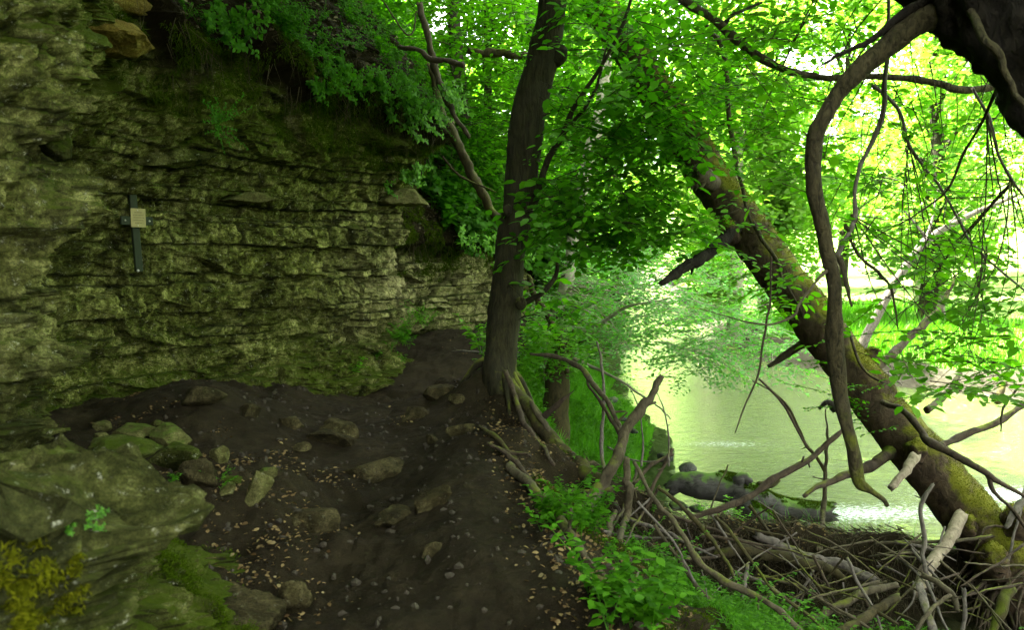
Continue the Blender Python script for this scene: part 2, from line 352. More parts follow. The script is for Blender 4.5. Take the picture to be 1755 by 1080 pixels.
def H(x, y): return land(np.atleast_1d(x), np.atleast_1d(y))[0]
def axis(segs):
    out = []
    for a, b, n in segs: out.append(np.linspace(a, b, n, endpoint=False))
    return np.append(np.concatenate(out), segs[-1][1])
gx = axis([(-260, -20, 24), (-20, -5, 30), (-5, -1, 120), (-1, 3.5, 170), (3.5, 8, 110), (8, 14, 60), (14, 40, 60), (40, 260, 40)])
gy = axis([(-120, 0, 24), (0, 2.6, 30), (2.6, 9.5, 260), (9.5, 16, 110), (16, 30, 90), (30, 60, 60), (60, 300, 50)])
X, Y = np.meshgrid(gx, gy); Z, aG, aB, aM, aE, aN, aF = land(X, Y)
ny, nx = X.shape; ii = np.arange(ny - 1)[:, None] * nx + np.arange(nx - 1)[None]
Q = np.stack([ii, ii + 1, ii + nx + 1, ii + nx], -1).reshape(-1, 4)
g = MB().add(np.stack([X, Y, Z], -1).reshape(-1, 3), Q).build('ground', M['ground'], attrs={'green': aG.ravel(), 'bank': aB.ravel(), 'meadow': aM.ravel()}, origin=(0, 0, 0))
tag(g, None, None, kind='structure')
def G(px, py):
    """where the line of sight through px,py meets the ground"""
    t = np.concatenate([np.arange(2.2, 20, .01), np.arange(20, 80, .1)]); p = P(px, py, 1.0) - CAM; q = CAM + t[:, None] * p
    z = H(q[:, 0], q[:, 1]); hit = q[:, 2] < z; k = np.argmax(hit); return (q[k], t[k]) if hit.any() else (q[-1], 999.0)
# water
wx = axis([(-4, 0, 4), (0, 14, 90), (14, 260, 40)]); wy = axis([(-40, 6, 10), (6, 30, 140), (30, 300, 60)])
X, Y = np.meshgrid(wx, wy); ny, nx = X.shape; ii = np.arange(ny - 1)[:, None] * nx + np.arange(nx - 1)[None]
Q = np.stack([ii, ii + 1, ii + nx + 1, ii + nx], -1).reshape(-1, 4)
foam = .9 * gauss(X, Y, 3.9, 9.2, 2.0, .45) + .8 * gauss(X, Y, 6.4, 9.9, 1.4, .4) + .3 * gauss(X, Y, 6.0, 10.4, 1.8, .5) + .7 * gauss(X, Y, 3.4, 12.6, 1.0, .35) + .35 * gauss(X, Y, 4.4, 25, 1.8, 7) + .5 * gauss(X, Y, 7, 42, 3, 14)
V = np.stack([X, Y, WATER_Z + 0 * X], -1).reshape(-1, 3)
o = MB().add(V, Q).build('water', M['water'], attrs={'foam': np.clip(foam, 0, 1).ravel()}, origin=(0, 0, WATER_Z)); tag(o, None, None, kind='structure')
# ------------------------------------------------------------------ cliff
PL = np.array([(-1.5, -9), (-1.6, -4), (-1.75, 0), (-2.0, 2.0), (-2.25, 2.9), (-2.3, 3.6), (-2.65, 4.3), (-3.15, 5.2), (-3.62, 6.0), (-3.6, 6.7), (-3.25, 7.5), (-2.65, 8.6), (-2.05, 9.6), (-1.62, 10.5), (-1.72, 11.1), (-1.85, 11.6), (-1.35, 12.6), (-.55, 14.0), (0.2, 16), (.7, 19), (1.3, 25), (2.4, 33), (4.2, 46), (6.5, 68), (10, 140)], float)
cl = catmull(PL, 9000); al = np.r_[0, np.cumsum(np.linalg.norm(np.diff(cl, axis=0), axis=1))]
dl = np.diff(al, append=al[-1]); yy = cl[:, 1]
step = np.where(yy < 2.2, .06, np.where(yy < 12.6, .0135, np.where(yy < 20, .05, .5)))
cum = np.cumsum(dl / step); nU = int(cum[-1]); ua = np.interp(np.arange(nU), cum, al)
CX = np.interp(ua, al, cl[:, 0]); CY = np.interp(ua, al, cl[:, 1])
tx = np.interp(ua + .25, al, cl[:, 0]) - np.interp(ua - .25, al, cl[:, 0]); ty = np.interp(ua + .25, al, cl[:, 1]) - np.interp(ua - .25, al, cl[:, 1])
ln = np.hypot(tx, ty); NX, NY = ty / ln, -tx / ln
zs = axis([(-.5, .3, 60), (.3, 1.15, 130), (1.15, 4.9, 280), (4.9, 7, 60), (7, 14, 60)])
U_, Z_ = np.meshgrid(ua, zs); YY = np.interp(U_, ua, CY)
def bedded(U, Zz):
    zw = Zz + .05 * fbm(U * .45, Zz * .3, o=2, seed=61) + .012 * fbm(U * 4, Zz * 4, o=2, seed=62)
    r = np.random.default_rng(4); b = [-1.0]
    while b[-1] < 15: b.append(b[-1] + r.choice([.045, .07, .09, .12, .16, .22, .30], p=[.14, .2, .2, .18, .14, .09, .05]))
    b = np.array(b); k = np.searchsorted(b, zw) - 1; lo, hi = b[k], b[np.minimum(k + 1, len(b) - 1)]; th = hi - lo
    bo = r.normal(size=len(b)) * .05; bo[r.random(len(b)) < .14] += .13; bw = r.uniform(.14, .6, len(b)) * (0.6 + 3 * np.minimum(np.diff(b, append=b[-1] + .1), .25)); ph = r.uniform(0, 9, len(b))
    uu = U / bw[k] + ph[k] + .5 * vn(U * 1.1, k * 3.3, seed=63); ci = np.floor(uu); fr = uu - ci
    h1 = hsh(ci, k, 0 * k, 5) - .5; h2 = hsh(ci, k, 0 * k, 6) - .5; h3 = hsh(ci, k, 0 * k, 7) - .5
    off = bo[k] + .10 * vn(U * .55, k * 5.7, seed=64) + .17 * h1 + (fr - .5) * .13 * h2 + ((zw - lo) / th - .5) * .04 * h3
    eu = np.minimum(fr, 1 - fr) * bw[k]; ez = np.minimum(zw - lo, hi - zw)
    cu = np.exp(-(eu / .014) ** 2) * (hsh(ci, k, 0 * k, 8) > .35); cz = np.exp(-(ez / .010) ** 2)
    off = off - .03 * cu - .016 * cz
    return off, np.clip(cu * .8 + cz, 0, 1), hsh(ci, k, 0 * k, 9)
off, crack, tone = bedded(U_, Z_); YY_ = np.interp(U_, ua, CY)
def facets(u, z, su, sz_, seed):
    a, b = u / su, z / sz_; ai, bi = np.floor(a), np.floor(b); best = np.full(u.shape, 9.0); o = np.zeros(u.shape)
    for i in (-1, 0, 1):
        for j in (-1, 0, 1):
            ci, cj = ai + i, bi + j; k = 0 * ci; dx = a - ci - hsh(ci, cj, k, seed); dz = b - cj - hsh(ci, cj, k, seed + 1); d = dx * dx + dz * dz; m = d < best
            best = np.where(m, d, best); o = np.where(m, (hsh(ci, cj, k, seed + 2) - .5) + dx * (hsh(ci, cj, k, seed + 3) - .5) * 1.6 + dz * (hsh(ci, cj, k, seed + 4) - .5) * 1.6, o)
    return o
wu, wz = U_ + .05 * fbm(U_ * 3, Z_ * 3, o=2, seed=66), Z_ + .03 * fbm(U_ * 3, Z_ * 3, o=2, seed=67)
off = off * (.80 + .5 * vn(U_ * .8, Z_ * 1.3, seed=68)) + .21 * facets(wu, wz, .70, .32, 81) + .075 * facets(wu, wz, .24, .10, 91) + .028 * facets(wu, wz, .075, .045, 95) + (1 - ss(YY_, 3.8, 5.4)) * .30 * facets(wu, wz, 1.0, .62, 85)
crack = crack * ss(vn(U_ * 1.6, Z_ * 2.2, seed=69), -.7, .2)
nearw = 1 - ss(YY, 3.6, 5.0)                                    # rough lumpy column beside the camera
lumps = .22 * fbm(YY * 1.3, Z_ * 1.1, o=3, seed=71) + .08 * fbm(YY * 5, Z_ * 4, o=4, seed=72) + .035 * fbm(YY * 15, Z_ * 12, o=4, seed=172, g=.7) + .10 * facets(wu, wz, .42, .26, 181)
wob = .10 * fbm(U_ * .7, Z_ * .8, o=3, seed=73) + .02 * fbm(U_ * 9, Z_ * 9, o=3, seed=74, g=.65)
off = off * (.85 - .35 * nearw) + wob + lumps * nearw
off += .018 * np.abs(fbm(U_ * 14, Z_ * 20, o=3, seed=75))
zc = np.interp(YY, [-5, 4.8, 5.8, 7.2, 10.2, 10.9, 11.5, 14, 18, 30], [5.6, 5.6, 3.9, 3.25, 3.1, 3.0, 1.7, 1.5, .6, .2]) + .16 * fbm(U_ * 1.2, U_ * 0, o=3, seed=76)
soil = ss(Z_ - zc, -.12, .12)
prof = .22 * np.exp(-np.clip(Z_, 0, 9) / .3) + .42 * ss(Z_, 1.9, 3.0) * ss(YY, 5.2, 6.4) * (1 - ss(YY, 10.6, 11.3)) + .32 * ss(Z_, 1.6, 3.4) * nearw * ss(YY, 1.5, 3) + .38 * gauss(YY, Z_, 5.2, 3.1, .8, .5)
over = Z_ - zc
prof = prof + np.where(over > 0, .34 * ss(over, 0, .25) - .72 * np.clip(over - .35, 0, 20), 0)
lw = np.interp(YY, [-2, 1, 2.1, 3.0, 3.75, 4.05], [.84, .90, .82, .68, .60, 0]) + .12 * fbm(YY * 1.9, Z_ * 1.6, o=3, seed=101) * ss(4.1 - YY, 0, .5)
lh = np.interp(YY, [1, 2.2, 2.8, 3.6, 4.0], [.98, .85, .66, .47, .30]) + .07 * fbm(YY * 3, Z_ * 0, o=3, seed=102)
prof = prof + lw * (ss(lh - Z_, -.12, .08) * .78 + .22 * ss(lh - Z_, .2, .8))          # low ledge of the near rock
alc = -.16 * gauss(YY, Z_, 6.5, 1.75, .35, .8)                  # the dark recess behind the cross
off = off * (1 - soil * .75) + prof + soil * (.10 * fbm(U_ * 1.8, Z_ * 1.8, o=4, seed=77) + .05 * fbm(U_ * 7, Z_ * 7, o=4, seed=70)) + alc
CXX, CYY = np.interp(U_, ua, CX), np.interp(U_, ua, CY); NXX, NYY = np.interp(U_, ua, NX), np.interp(U_, ua, NY)
Zj = Z_ + .012 * fbm(U_ * 6, Z_ * 11, o=2, seed=78)
ex_, ey_ = CXX + NXX * off, CYY + NYY * off; top = gauss(Z_, 0 * Z_, lh, 0, .16, 1) * (lw > .1)
Zj = Zj + top * (.10 * fbm(ex_ * 3.5, ey_ * 3.5, o=3, seed=103) + .05 * np.abs(fbm(ex_ * 12, ey_ * 12, o=4, seed=104)) + .06 * facets(ex_, ey_, .30, .24, 105))
CV = np.stack([ex_, ey_, Zj], -1)
pale = np.clip(gauss(YY, Z_, 10.6, 1.3, .8, .9) * 1.1 * (fbm(U_ * 2.5, Z_ * 1.2, o=3, seed=79) * .5 + .8) + .7 * ss(YY, 11.3, 12.2) * (1 - soil) + .12 * nearw, 0, 1) * (1 - soil)
mossa = np.clip(.35 * gauss(YY, Z_, 3.6, .35, .35, .3) + soil * .4 + (1 - ss(Z_, .1, .8)) * .45 + .7 * gauss(Z_, U_, 2.9, 0, .7, 1e9), 0, 1)
ny, nx = U_.shape; ii = np.arange(ny - 1)[:, None] * nx + np.arange(nx - 1)[None]
Q = np.stack([ii, ii + 1, ii + nx + 1, ii + nx], -1).reshape(-1, 4)
cv = CV.reshape(-1, 3)
cliff = MB().add(cv, Q).build('cliff', M['cliff'], smooth=False, attrs={'pale': pale.ravel(), 'soil': soil.ravel(), 'moss': mossa.ravel(), 'crack': crack.ravel() * (1 - soil.ravel()), 'tone': tone.ravel(), 'lowdark': np.clip(nearw * (1 - ss(Z_, .9, 1.7)) * 1.0, 0, 1).ravel()}, origin=(-3, 7, 0))
tag(cliff, None, None, kind='structure')
CNRM = nrm(np.cross(np.gradient(CV, axis=1), np.gradient(CV, axis=0)))
_px, _py, _pd = PX(cv)
def cliff_at(px, py):
    """nearest point of the cliff face seen at px,py"""
    m = (np.abs(_px - px) < 9) & (np.abs(_py - py) < 9) & (_pd > 1)
    idx = np.where(m)[0]; k = idx[np.argmin(_pd[idx])]; return cv[k], CNRM.reshape(-1, 3)[k]
# ------------------------------------------------------------------ leaves and sprays
def leaf_near():
    V = np.array([(0, 0, 0), (.34, 0, .02), (.68, 0, .015), (1, 0, -.06), (.28, .27, .05), (.66, .25, .04), (.28, -.27, .05), (.66, -.25, .04)])
    T = np.array([(0, 1, 4), (1, 5, 4), (1, 2, 5), (2, 3, 5), (0, 6, 1), (1, 6, 7), (1, 7, 2), (2, 7, 3)]); return V, T
def leaf_far():
    V = np.array([(0, 0, 0), (.5, .33, .06), (1, 0, -.03), (.5, -.33, .06)]); return V, np.array([(0, 2, 1), (0, 3, 2)])
LN, LF = leaf_near(), leaf_far()
def leaves_at(pos, xdir, zdir, size, L=LN):
    """one leaf per row: base at pos, pointing along xdir, face along zdir"""
    V, T = L; x = nrm(xdir); y = nrm(np.cross(zdir, x)); z = np.cross(x, y)
    size = np.broadcast_to(size, (len(pos),))
    W = pos[:, None, :] + size[:, None, None] * (V[None, :, 0, None] * x[:, None, :] + V[None, :, 1, None] * y[:, None, :] + V[None, :, 2, None] * z[:, None, :])
    k = len(V); TT = T[None] + (np.arange(len(pos)) * k)[:, None, None]
    return W.reshape(-1, 3), TT.reshape(-1, 3)
def prism(A, B, r0, r1):
    """thin three-sided twigs from A to B, vectorised"""
    A = np.asarray(A, float); B = np.asarray(B, float); n = len(A); d = nrm(B - A); u = nrm(np.cross(d, np.tile((.21, .33, .92), (n, 1)))); v = np.cross(d, u)
    r0 = np.broadcast_to(r0, (n,)); r1 = np.broadcast_to(r1, (n,)); out = []
    for P_, r in ((A, r0), (B, r1)):
        for a in (0, 2.094, 4.189): out.append(P_ + r[:, None] * (math.cos(a) * u + math.sin(a) * v))
    V = np.stack(out, 1).reshape(-1, 3); b = (np.arange(n) * 6)[:, None]
    Q = np.concatenate([b + np.array([[0, 1, 4, 3]]), b + np.array([[1, 2, 5, 4]]), b + np.array([[2, 0, 3, 5]])])
    return V, Q
def spray_template(seed, L=.72, leaf=.075, wide=1.0, dens=1.0):
    r = np.random.default_rng(seed); pos, xd, zd, sz, A, B, R0 = [], [], [], [], [], [], []
    def mainp(t): return np.array((t * L, .06 * L * math.sin(t * 3 + seed), -.16 * L * t * t))
    ts = np.linspace(0, 1, 7)
    for a, b in zip(ts[:-1], ts[1:]): A.append(mainp(a)); B.append(mainp(b)); R0.append(.0042 * (1 - a * .7))
    sd = 1
    for t in np.arange(.12, 1.0, .11 / dens):
        sd = -sd; p = mainp(t); l = .36 * L * (1 - .55 * t) * r.uniform(.7, 1.2); an = sd * r.uniform(.7, 1.0)
        d = np.array((math.cos(an), math.sin(an), r.uniform(-.25, .05))); q = p + d * l; A.append(p); B.append(q); R0.append(.0018); s2 = 1
        for u in np.arange(.15, 1.02, .058 / l / dens):
            s2 = -s2; a2 = an + s2 * r.uniform(.6, 1.1) * (0 if u > .93 else 1)
            pos.append(p + d * l * u); xd.append((math.cos(a2), math.sin(a2), r.uniform(-.45, .05))); sz.append(leaf * r.uniform(.65, 1.15))
            zd.append((r.normal() * .28, r.normal() * .28, 1))
    for t in np.arange(.2, 1.0, .12):
        sd = -sd; an = sd * .9; pos.append(mainp(t)); xd.append((math.cos(an), math.sin(an) * 1.0, -.1)); zd.append((r.normal() * .25, r.normal() * .25, 1)); sz.append(leaf * r.uniform(.8, 1.1))
    pos, xd, zd = map(np.array, (pos, xd, zd)); LVs, LT = leaves_at(pos, xd * (1, wide, 1), zd, np.array(sz)); TV, TQ = prism(A, B, np.array(R0), np.array(R0) * .6)
    return LVs, LT, TV, TQ
SPR = {}
SPR['mid'] = [spray_template(s) for s in range(5)]
SPR['big'] = [spray_template(s + 10, L=.8, leaf=.105, dens=.75) for s in range(5)]
SPR['small'] = [spray_template(s + 20, L=.6, leaf=.055) for s in range(4)]
SPR['sparse'] = [spray_template(s + 30, L=.7, leaf=.082, dens=.6) for s in range(5)]
def sprays(lmb, tmb, org, d, up, sc, kind, r):
    for k, (lv, lt, tv, tq) in enumerate(SPR[kind]):
        sel = np.arange(len(org)) % len(SPR[kind]) == k
        if not sel.any(): continue
        O, D, Uu, s_ = org[sel], nrm(d[sel]), up[sel], sc[sel]
        y = nrm(np.cross(Uu, D)); z = np.cross(D, y); Rm = np.stack([D, y, z], -1) * s_[:, None, None]
        n = len(O)
        V = np.einsum('nij,kj->nki', Rm, lv) + O[:, None]; lmb.add(V.reshape(-1, 3), None, (lt[None] + (np.arange(n) * len(lv))[:, None, None]).reshape(-1, 3))
        V = np.einsum('nij,kj->nki', Rm, tv) + O[:, None]; tmb.add(V.reshape(-1, 3), (tq[None] + (np.arange(n) * len(tv))[:, None, None]).reshape(-1, 4))
def fill(lmb, tmb, regions, kind='mid', seed=0, outward=None, sc=(.75, 1.25), flat=.22, droop=.12):
    """sprays through volumes of space: (px0, py0, px1, py1, depth0, depth1, how many)"""
    r = np.random.default_rng(seed)
    for x0, y0, x1, y1, d0, d1, n in regions:
        px, py, dd = r.uniform(x0, x1, n), r.uniform(y0, y1, n), r.uniform(d0, d1, n)
        O = CAM + dd[:, None] * (FWD + RIGHT * ((px - 877.5) / FPX)[:, None] + UP * ((540 - py) / FPX)[:, None])
        a = r.uniform(0, 2 * np.pi, n); D = np.stack([np.cos(a), np.sin(a), -droop + r.normal(size=n) * .15], -1)
        if outward is not None: D = D * .6 + nrm(O - np.array(outward)) * np.array((1, 1, .2)) * .9
        Uu = np.stack([r.normal(size=n) * flat, r.normal(size=n) * flat, np.ones(n)], -1); s_ = r.uniform(*sc, n)
        sprays(lmb, tmb, O - D * .3, D, Uu, s_, kind, r)
def connect(tmb, limb_pts, targets_regions, seed, n, r0=.008, sag=.12):
    """thin branches from a limb into the leaf volumes"""
    r = np.random.default_rng(seed); C = np.asarray(limb_pts)
    for i in range(n):
        x0, y0, x1, y1, d0, d1, _ = targets_regions[r.integers(len(targets_regions))]
        e = P(r.uniform(x0, x1), r.uniform(y0, y1), r.uniform(d0, d1)); c = C[np.argsort(np.linalg.norm(C - e, axis=1))[r.integers(min(8, len(C)))]]
        m = (c + e) / 2 + np.array((r.normal() * .1, r.normal() * .1, sag)); tube(tmb, [c, m, e], [r0, r0 * .7, r0 * .25], seg=5, n=14, rough=.05, seed=i, jag=0, kink=.05)
def fuzz(mb, pos, nor, length, width=.25, sway=.5, down=0.0, seed=0):
    """little upright moss shoots"""
    r = np.random.default_rng(seed); n = len(pos); d = nrm(nor + r.normal(size=(n, 3)) * sway + np.array((0, 0, .2 - down)))
    s = nrm(np.cross(d, r.normal(size=(n, 3)))); l = length * r.uniform(.5, 1.3, n)[:, None]
    V = np.stack([pos - s * l * width * .5, pos + s * l * width * .5, pos + d * l], 1).reshape(-1, 3)
    mb.add(V, None, np.arange(n * 3).reshape(-1, 3))
def surf_sample(mbs, n, seed, zmin=.15, thr=0.0, freq=3.0, power=None):
    """random points on the upper sides of a mesh builder's faces"""
    V = np.vstack(mbs.V); Q = np.vstack(mbs.Q) if mbs.Q else np.zeros((0, 4), int)
    T = np.vstack([Q[:, :3], Q[:, [0, 2, 3]]] + mbs.T); a, b, c = V[T[:, 0]], V[T[:, 1]], V[T[:, 2]]
    nn = np.cross(b - a, c - a); ar = np.linalg.norm(nn, axis=1); r = np.random.default_rng(seed)
    k = r.choice(len(T), n, p=ar / ar.sum()); u, v = r.random(n), r.random(n); f = u + v > 1; u[f], v[f] = 1 - u[f], 1 - v[f]
    p = a[k] + (b - a)[k] * u[:, None] + (c - a)[k] * v[:, None]; m = nn[k] / (ar[k][:, None] + 1e-12)
    keep = (m[:, 2] + .35 * fbm(p[:, 0] * freq, p[:, 1] * freq, p[:, 2] * freq, o=3, seed=seed) > zmin + thr); return p[keep], m[keep]
def pw(w, d): return w * .5 * d / FPX            # radius of something w photo pixels wide at depth d
def px_limb(mb, pts, ws, **k):
    """limb through (px,py,depth) points with widths in photo pixels"""
    p = [P(*q) for q in pts]; d = np.interp(np.linspace(0, 1, len(ws)), np.linspace(0, 1, len(pts)), [q[2] for q in pts])
    return tube(mb, p, [pw(w_, d_) for w_, d_ in zip(ws, d)], **k)
# ------------------------------------------------------------------ the upright tree beside the path
base = P(862, 672, 7.55)
t1 = thing('riverside_tree', 'upright dark barked tree growing on the mound at the edge of the path', 'tree', base)
mb = MB()
t1C, _ = px_limb(mb, [(868, 700, 7.5), (856, 650, 7.55), (860, 590, 7.6), (868, 500, 7.6), (881, 400, 7.6), (893, 300, 7.55), (905, 200, 7.5), (926, 110, 7.4), (945, 20, 7.3), (950, -100, 7.2), (965, -400, 7.0), (960, -900, 7.0)], [72, 58, 54, 51, 53, 55, 57, 54, 50, 48, 43, 24], seg=40, n=260, rough=.13, scale=5.5, seed=1)
for px, py, s in ((968, 92, 1.0), (882, 360, .5), (905, 520, .6)): # knots
    V, F = ICO[3]; c = P(px - 12, py, 7.35); r_ = .085 * s; q = V * (r_, r_, r_ * 1.3); q = q * (1 + .15 * fbm(V[:, 0] * 2, V[:, 1] * 2, V[:, 2] * 2, o=3, seed=px))[:, None]; mb.add(q + c, None, F)
for a, l in ((-.3, .5), (.6, .55), (1.5, .35), (2.7, .5), (-1.4, .4)):  # root flare
    e = base + np.array((math.cos(a) * l, math.sin(a) * l, 0)); e[2] = H(e[0], e[1])[0] - .02
    m_ = (base + e) / 2 + (0, 0, .02); m_[2] = max(m_[2] - .02, H(m_[0], m_[1])[0] + .02)
    tube(mb, [base + (0, 0, .28), m_ + (0, 0, .05), e], [.05, .035, .012], seg=10, n=20, rough=.2, seed=int(l * 100))
mb.build('trunk', M['bark_dark'], t1)
t1top = P(955, -300, 7.1)
for pts, ws in (([(912, 352, 7.5), (935, 290, 7.35), (962, 240, 7.2), (990, 180, 7.1), (1030, 115, 7.0), (1075, 20, 6.9), (1090, -60, 6.9)], [15, 12, 11, 9, 7, 6, 3]),
                ([(893, 520, 7.5), (925, 505, 7.4), (948, 480, 7.4), (955, 440, 7.4)], [12, 9, 8, 4]),
                ([(960, 240, 7.2), (1010, 170, 7.0), (1042, 80, 7.0)], [7, 6, 3]),
                ([(950, -60, 7.2), (1060, -160, 6.8), (1250, -260, 6.4)], [30, 20, 9])):
    m = MB(); px_limb(m, pts, ws, seg=10, rough=.12, kink=.02, seed=len(pts)); m.build('limb', M['bark_dark'], t1)
lm, tm = MB(), MB()
REG1 = [(960, 150, 1190, 300, 6.6, 8.2, 64), (930, 290, 1150, 410, 6.6, 8.0, 66), (1040, 80, 1260, 230, 6.5, 8.5, 44), (980, 360, 1180, 420, 6.8, 7.8, 22), (960, -40, 1180, 90, 6.6, 8.5, 40), (880, 480, 1010, 560, 7.2, 8.6, 9)]
fill(lm, tm, REG1, 'big', 101, droop=.3, sc=(.8, 1.25))
fill(lm, tm, [(880, 90, 920, 130, 7.0, 7.2, 1), (890, 265, 905, 285, 7.1, 7.3, 1)], 'sparse', 102, sc=(.4, .5))
# high crown above the path, out of the picture but shading it
r = np.random.default_rng(5); n = 460; O = np.stack([r.uniform(-3.5, 3.2, n), r.uniform(2.5, 9.5, n), r.uniform(5.0, 8.0, n)], -1); O = O[(O[:, 2] - 1.6) / O[:, 1] > .42]
a = r.uniform(0, 6.28, len(O)); sprays(lm, tm, O, np.stack([np.cos(a), np.sin(a), -.1 + 0 * a], -1), np.tile((0, 0, 1.), (len(O), 1)), np.full(len(O), 1.5), 'big', r)
connect(tm, t1C[30:], REG1, 11, 26, .006)
lm.build('crown', M['leaf_thick'], t1); tm.build('twigs', M['bark_dark'], t1)
# ------------------------------------------------------------------ the leaning mossy tree over the river
t2 = thing('leaning_tree', 'thick mossy trunk leaning over the river from the debris at the lower right', 'tree', P(1750, 985, 6.4))
mb = MB()
t2C, t2R = px_limb(mb, [(1800, 1075, 6.35), (1742, 985, 6.4), (1690, 920, 6.5), (1612, 820, 6.7), (1530, 730, 6.9), (1442, 610, 7.1), (1362, 505, 7.35), (1290, 405, 7.6), (1225, 318, 7.9), (1150, 195, 8.2), (1065, 65, 8.6), (1000, -40, 8.9), (860, -260, 9.5)], [180, 124, 98, 86, 80, 76, 74, 74, 70, 64, 60, 54, 36], seg=48, n=420, rough=.10, scale=5, seed=3)
for px, py, s, d in ((1745, 900, 1.1, 6.3), (1700, 965, 1.0, 6.2), (1570, 775, .7, 6.6), (1495, 610, .6, 7.0), (1250, 400, .9, 7.5), (1480, 690, .5, 6.9), (1655, 905, .8, 6.4)):
    V, F = ICO[3]; c = P(px, py, d); q = V * (.12 * s, .12 * s, .15 * s); q = q * (1 + .3 * fbm(V[:, 0] * 2, V[:, 1] * 2, V[:, 2] * 2 + px, o=4, seed=9))[:, None]; mb.add(q + c, None, F)
trunk2 = mb
mb.build('trunk', M['bark_mossy'], t2)
fz = MB(); p, nn = surf_sample(mb, 150000, 3, zmin=.48, freq=3.5); fuzz(fz, p, nn, .016, .3, .6, seed=3); fz.build('moss', M['moss'], t2)
def stub(pts, ws, m_, name='broken_limb', label=None, seed=0, parent=t2, seg=12, **k):
    m = MB(); k.setdefault('kink', .03); k.setdefault('rough', .22); k.setdefault('scale', 13); ws = [w_ * .85 for w_ in ws] if 'n' not in k else ws; px_limb(m, pts, ws, seg=seg, seed=seed, **k); return m.build(name, M[m_], parent, label=label)
stub([(1262, 398, 7.5), (1225, 425, 7.3), (1190, 446, 7.1), (1160, 466, 7.0), (1132, 486, 6.9)], [30, 24, 22, 20, 10], 'bark_black', seed=1, label='dark snapped limb pointing down to the left')
stub([(1196, 440, 7.1), (1188, 455, 7.1), (1184, 470, 7.1)], [12, 10, 3], 'bark_black', seed=2)
stub([(1535, 775, 6.8), (1500, 795, 6.6), (1440, 818, 6.5), (1376, 851, 6.3)], [28, 22, 17, 8], 'stick_dark', seed=3, label='long flat dark broken limb')
stub([(1568, 782, 6.5), (1548, 812, 6.4), (1524, 838, 6.3)], [24, 18, 14], 'peeled', seed=4, label='short pale stub')
stub([(1648, 885, 6.4), (1625, 930, 6.2), (1598, 970, 6.05), (1566, 1012, 5.9)], [26, 24, 26, 24], 'peeled', seed=5, label='bare cream coloured peeled limb', kink=.02, rough=.05)
stub([(1392, 580, 7.3), (1355, 605, 7.4), (1318, 628, 7.5)], [20, 17, 9], 'stick', seed=6)
stub([(1590, 700, 7.2), (1625, 665, 7.5), (1650, 640, 7.7)], [14, 13, 8], 'stick', seed=8)
stub([(1495, 640, 7.1), (1530, 603, 7.3), (1580, 560, 7.6), (1612, 520, 7.8), (1642, 473, 8.0)], [24, 18, 15, 12, 4], 'stick_dark', name='limb', seed=9)
stub([(1510, 688, 6.6), (1545, 705, 6.4), (1585, 745, 6.2), (1608, 765, 6.1), (1680, 806, 6.0), (1720, 830, 6.0), (1790, 865, 6.0)], [11, 12, 15, 17, 12, 10, 7], 'stick_dark', name='limb', seed=10, label='crooked dark limb reaching right over the water')
stub([(1608, 765, 6.1), (1650, 745, 6.2), (1700, 722, 6.3), (1780, 690, 6.4)], [12, 15, 13, 9], 'stick_dark', name='limb', seed=11)
stub([(1690, 812, 6.0), (1712, 850, 5.95), (1740, 880, 5.9), (1775, 935, 5.9)], [9, 8, 7, 5], 'stick_dark', name='limb', seed=12)
stub([(1432, 700, 6.7), (1418, 690, 6.6), (1405, 700, 6.6)], [18, 12, 6], 'bark_black', seed=13)
stub([(1455, 560, 6.9), (1475, 625, 6.8), (1510, 655, 6.7), (1535, 657, 6.7)], [5, 6, 4, 2], 'stick_dark', name='limb', seed=14)
stub([(1290, 380, 7.3), (1258, 260, 7.3), (1245, 160, 7.2), (1238, 90, 7.2), (1210, 40, 7.3)], [5, 9, 10, 11, 9], 'bark_hang', name='limb', seed=15, label='thin hanging limb crossing in front of the trunk')
stub([(1290, 380, 7.3), (1320, 430, 7.2), (1345, 480, 7.1), (1375, 545, 7.1)], [9, 8, 6, 3], 'bark_hang', name='limb', seed=16)
m = MB()
for i in range(26):                                             # splintered stub
    a = rng.uniform(-.9, 1.3); c = P(1200 + rng.normal() * 6, 298 + rng.normal() * 8, 7.55); e = c + np.array((-.05 - .06 * rng.random(), -.06, -.15 * rng.random() + .02 * rng.normal())); tube(m, [c, (c + e) / 2 + .01, e], [.016, .012, .003], seg=5, n=6, rough=.2, seed=i)
px_limb(m, [(1225, 318, 7.8), (1205, 303, 7.6), (1192, 300, 7.5)], [34, 34, 26], seg=16, rough=.25, seed=5); m.build('splintered_stub', M['stick'], t2)
m = MB()                                                        # root plate
for i in range(60):
    a = rng.uniform(1.8, 5.2); c = P(1742 + rng.normal() * 28, 985 + rng.normal() * 30, 6.3); l = rng.uniform(.25, .8)
    e = c + np.array((math.cos(a) * l * .8, -rng.random() * .35, -abs(math.sin(a)) * l * .7)); q = (c + e) / 2 + rng.normal(size=3) * .08
    tube(m, [c, q, e], [rng.uniform(.008, .03), .012, .003], seg=6, n=14, rough=.2, seed=i, kink=.05)
m.build('roots', M['stick_dark'], t2)
stub([(1735, 1012, 5.9), (1722, 1030, 5.85), (1712, 1055, 5.8), (1694, 1095, 5.75)], [22, 24, 20, 16], 'stick_mossy', name='root', seed=21, label='short pale root with a green moss cuff')
stub([(1760, 820, 6.3), (1748, 880, 6.2), (1735, 935, 6.15), (1720, 990, 6.1)], [5, 6, 5, 3], 'stick_grey', name='root', seed=22)
lm, tm = MB(), MB()
REG2 = [(1180, 30, 1400, 220, 7.6, 10, 60), (1000, -60, 1300, 60, 7.5, 10, 40), (1230, 330, 1400, 480, 7.2, 8.2, 8), (1380, 610, 1500, 760, 6.3, 6.9, 8), (1380, 190, 1480, 330, 7.5, 9.5, 10)]
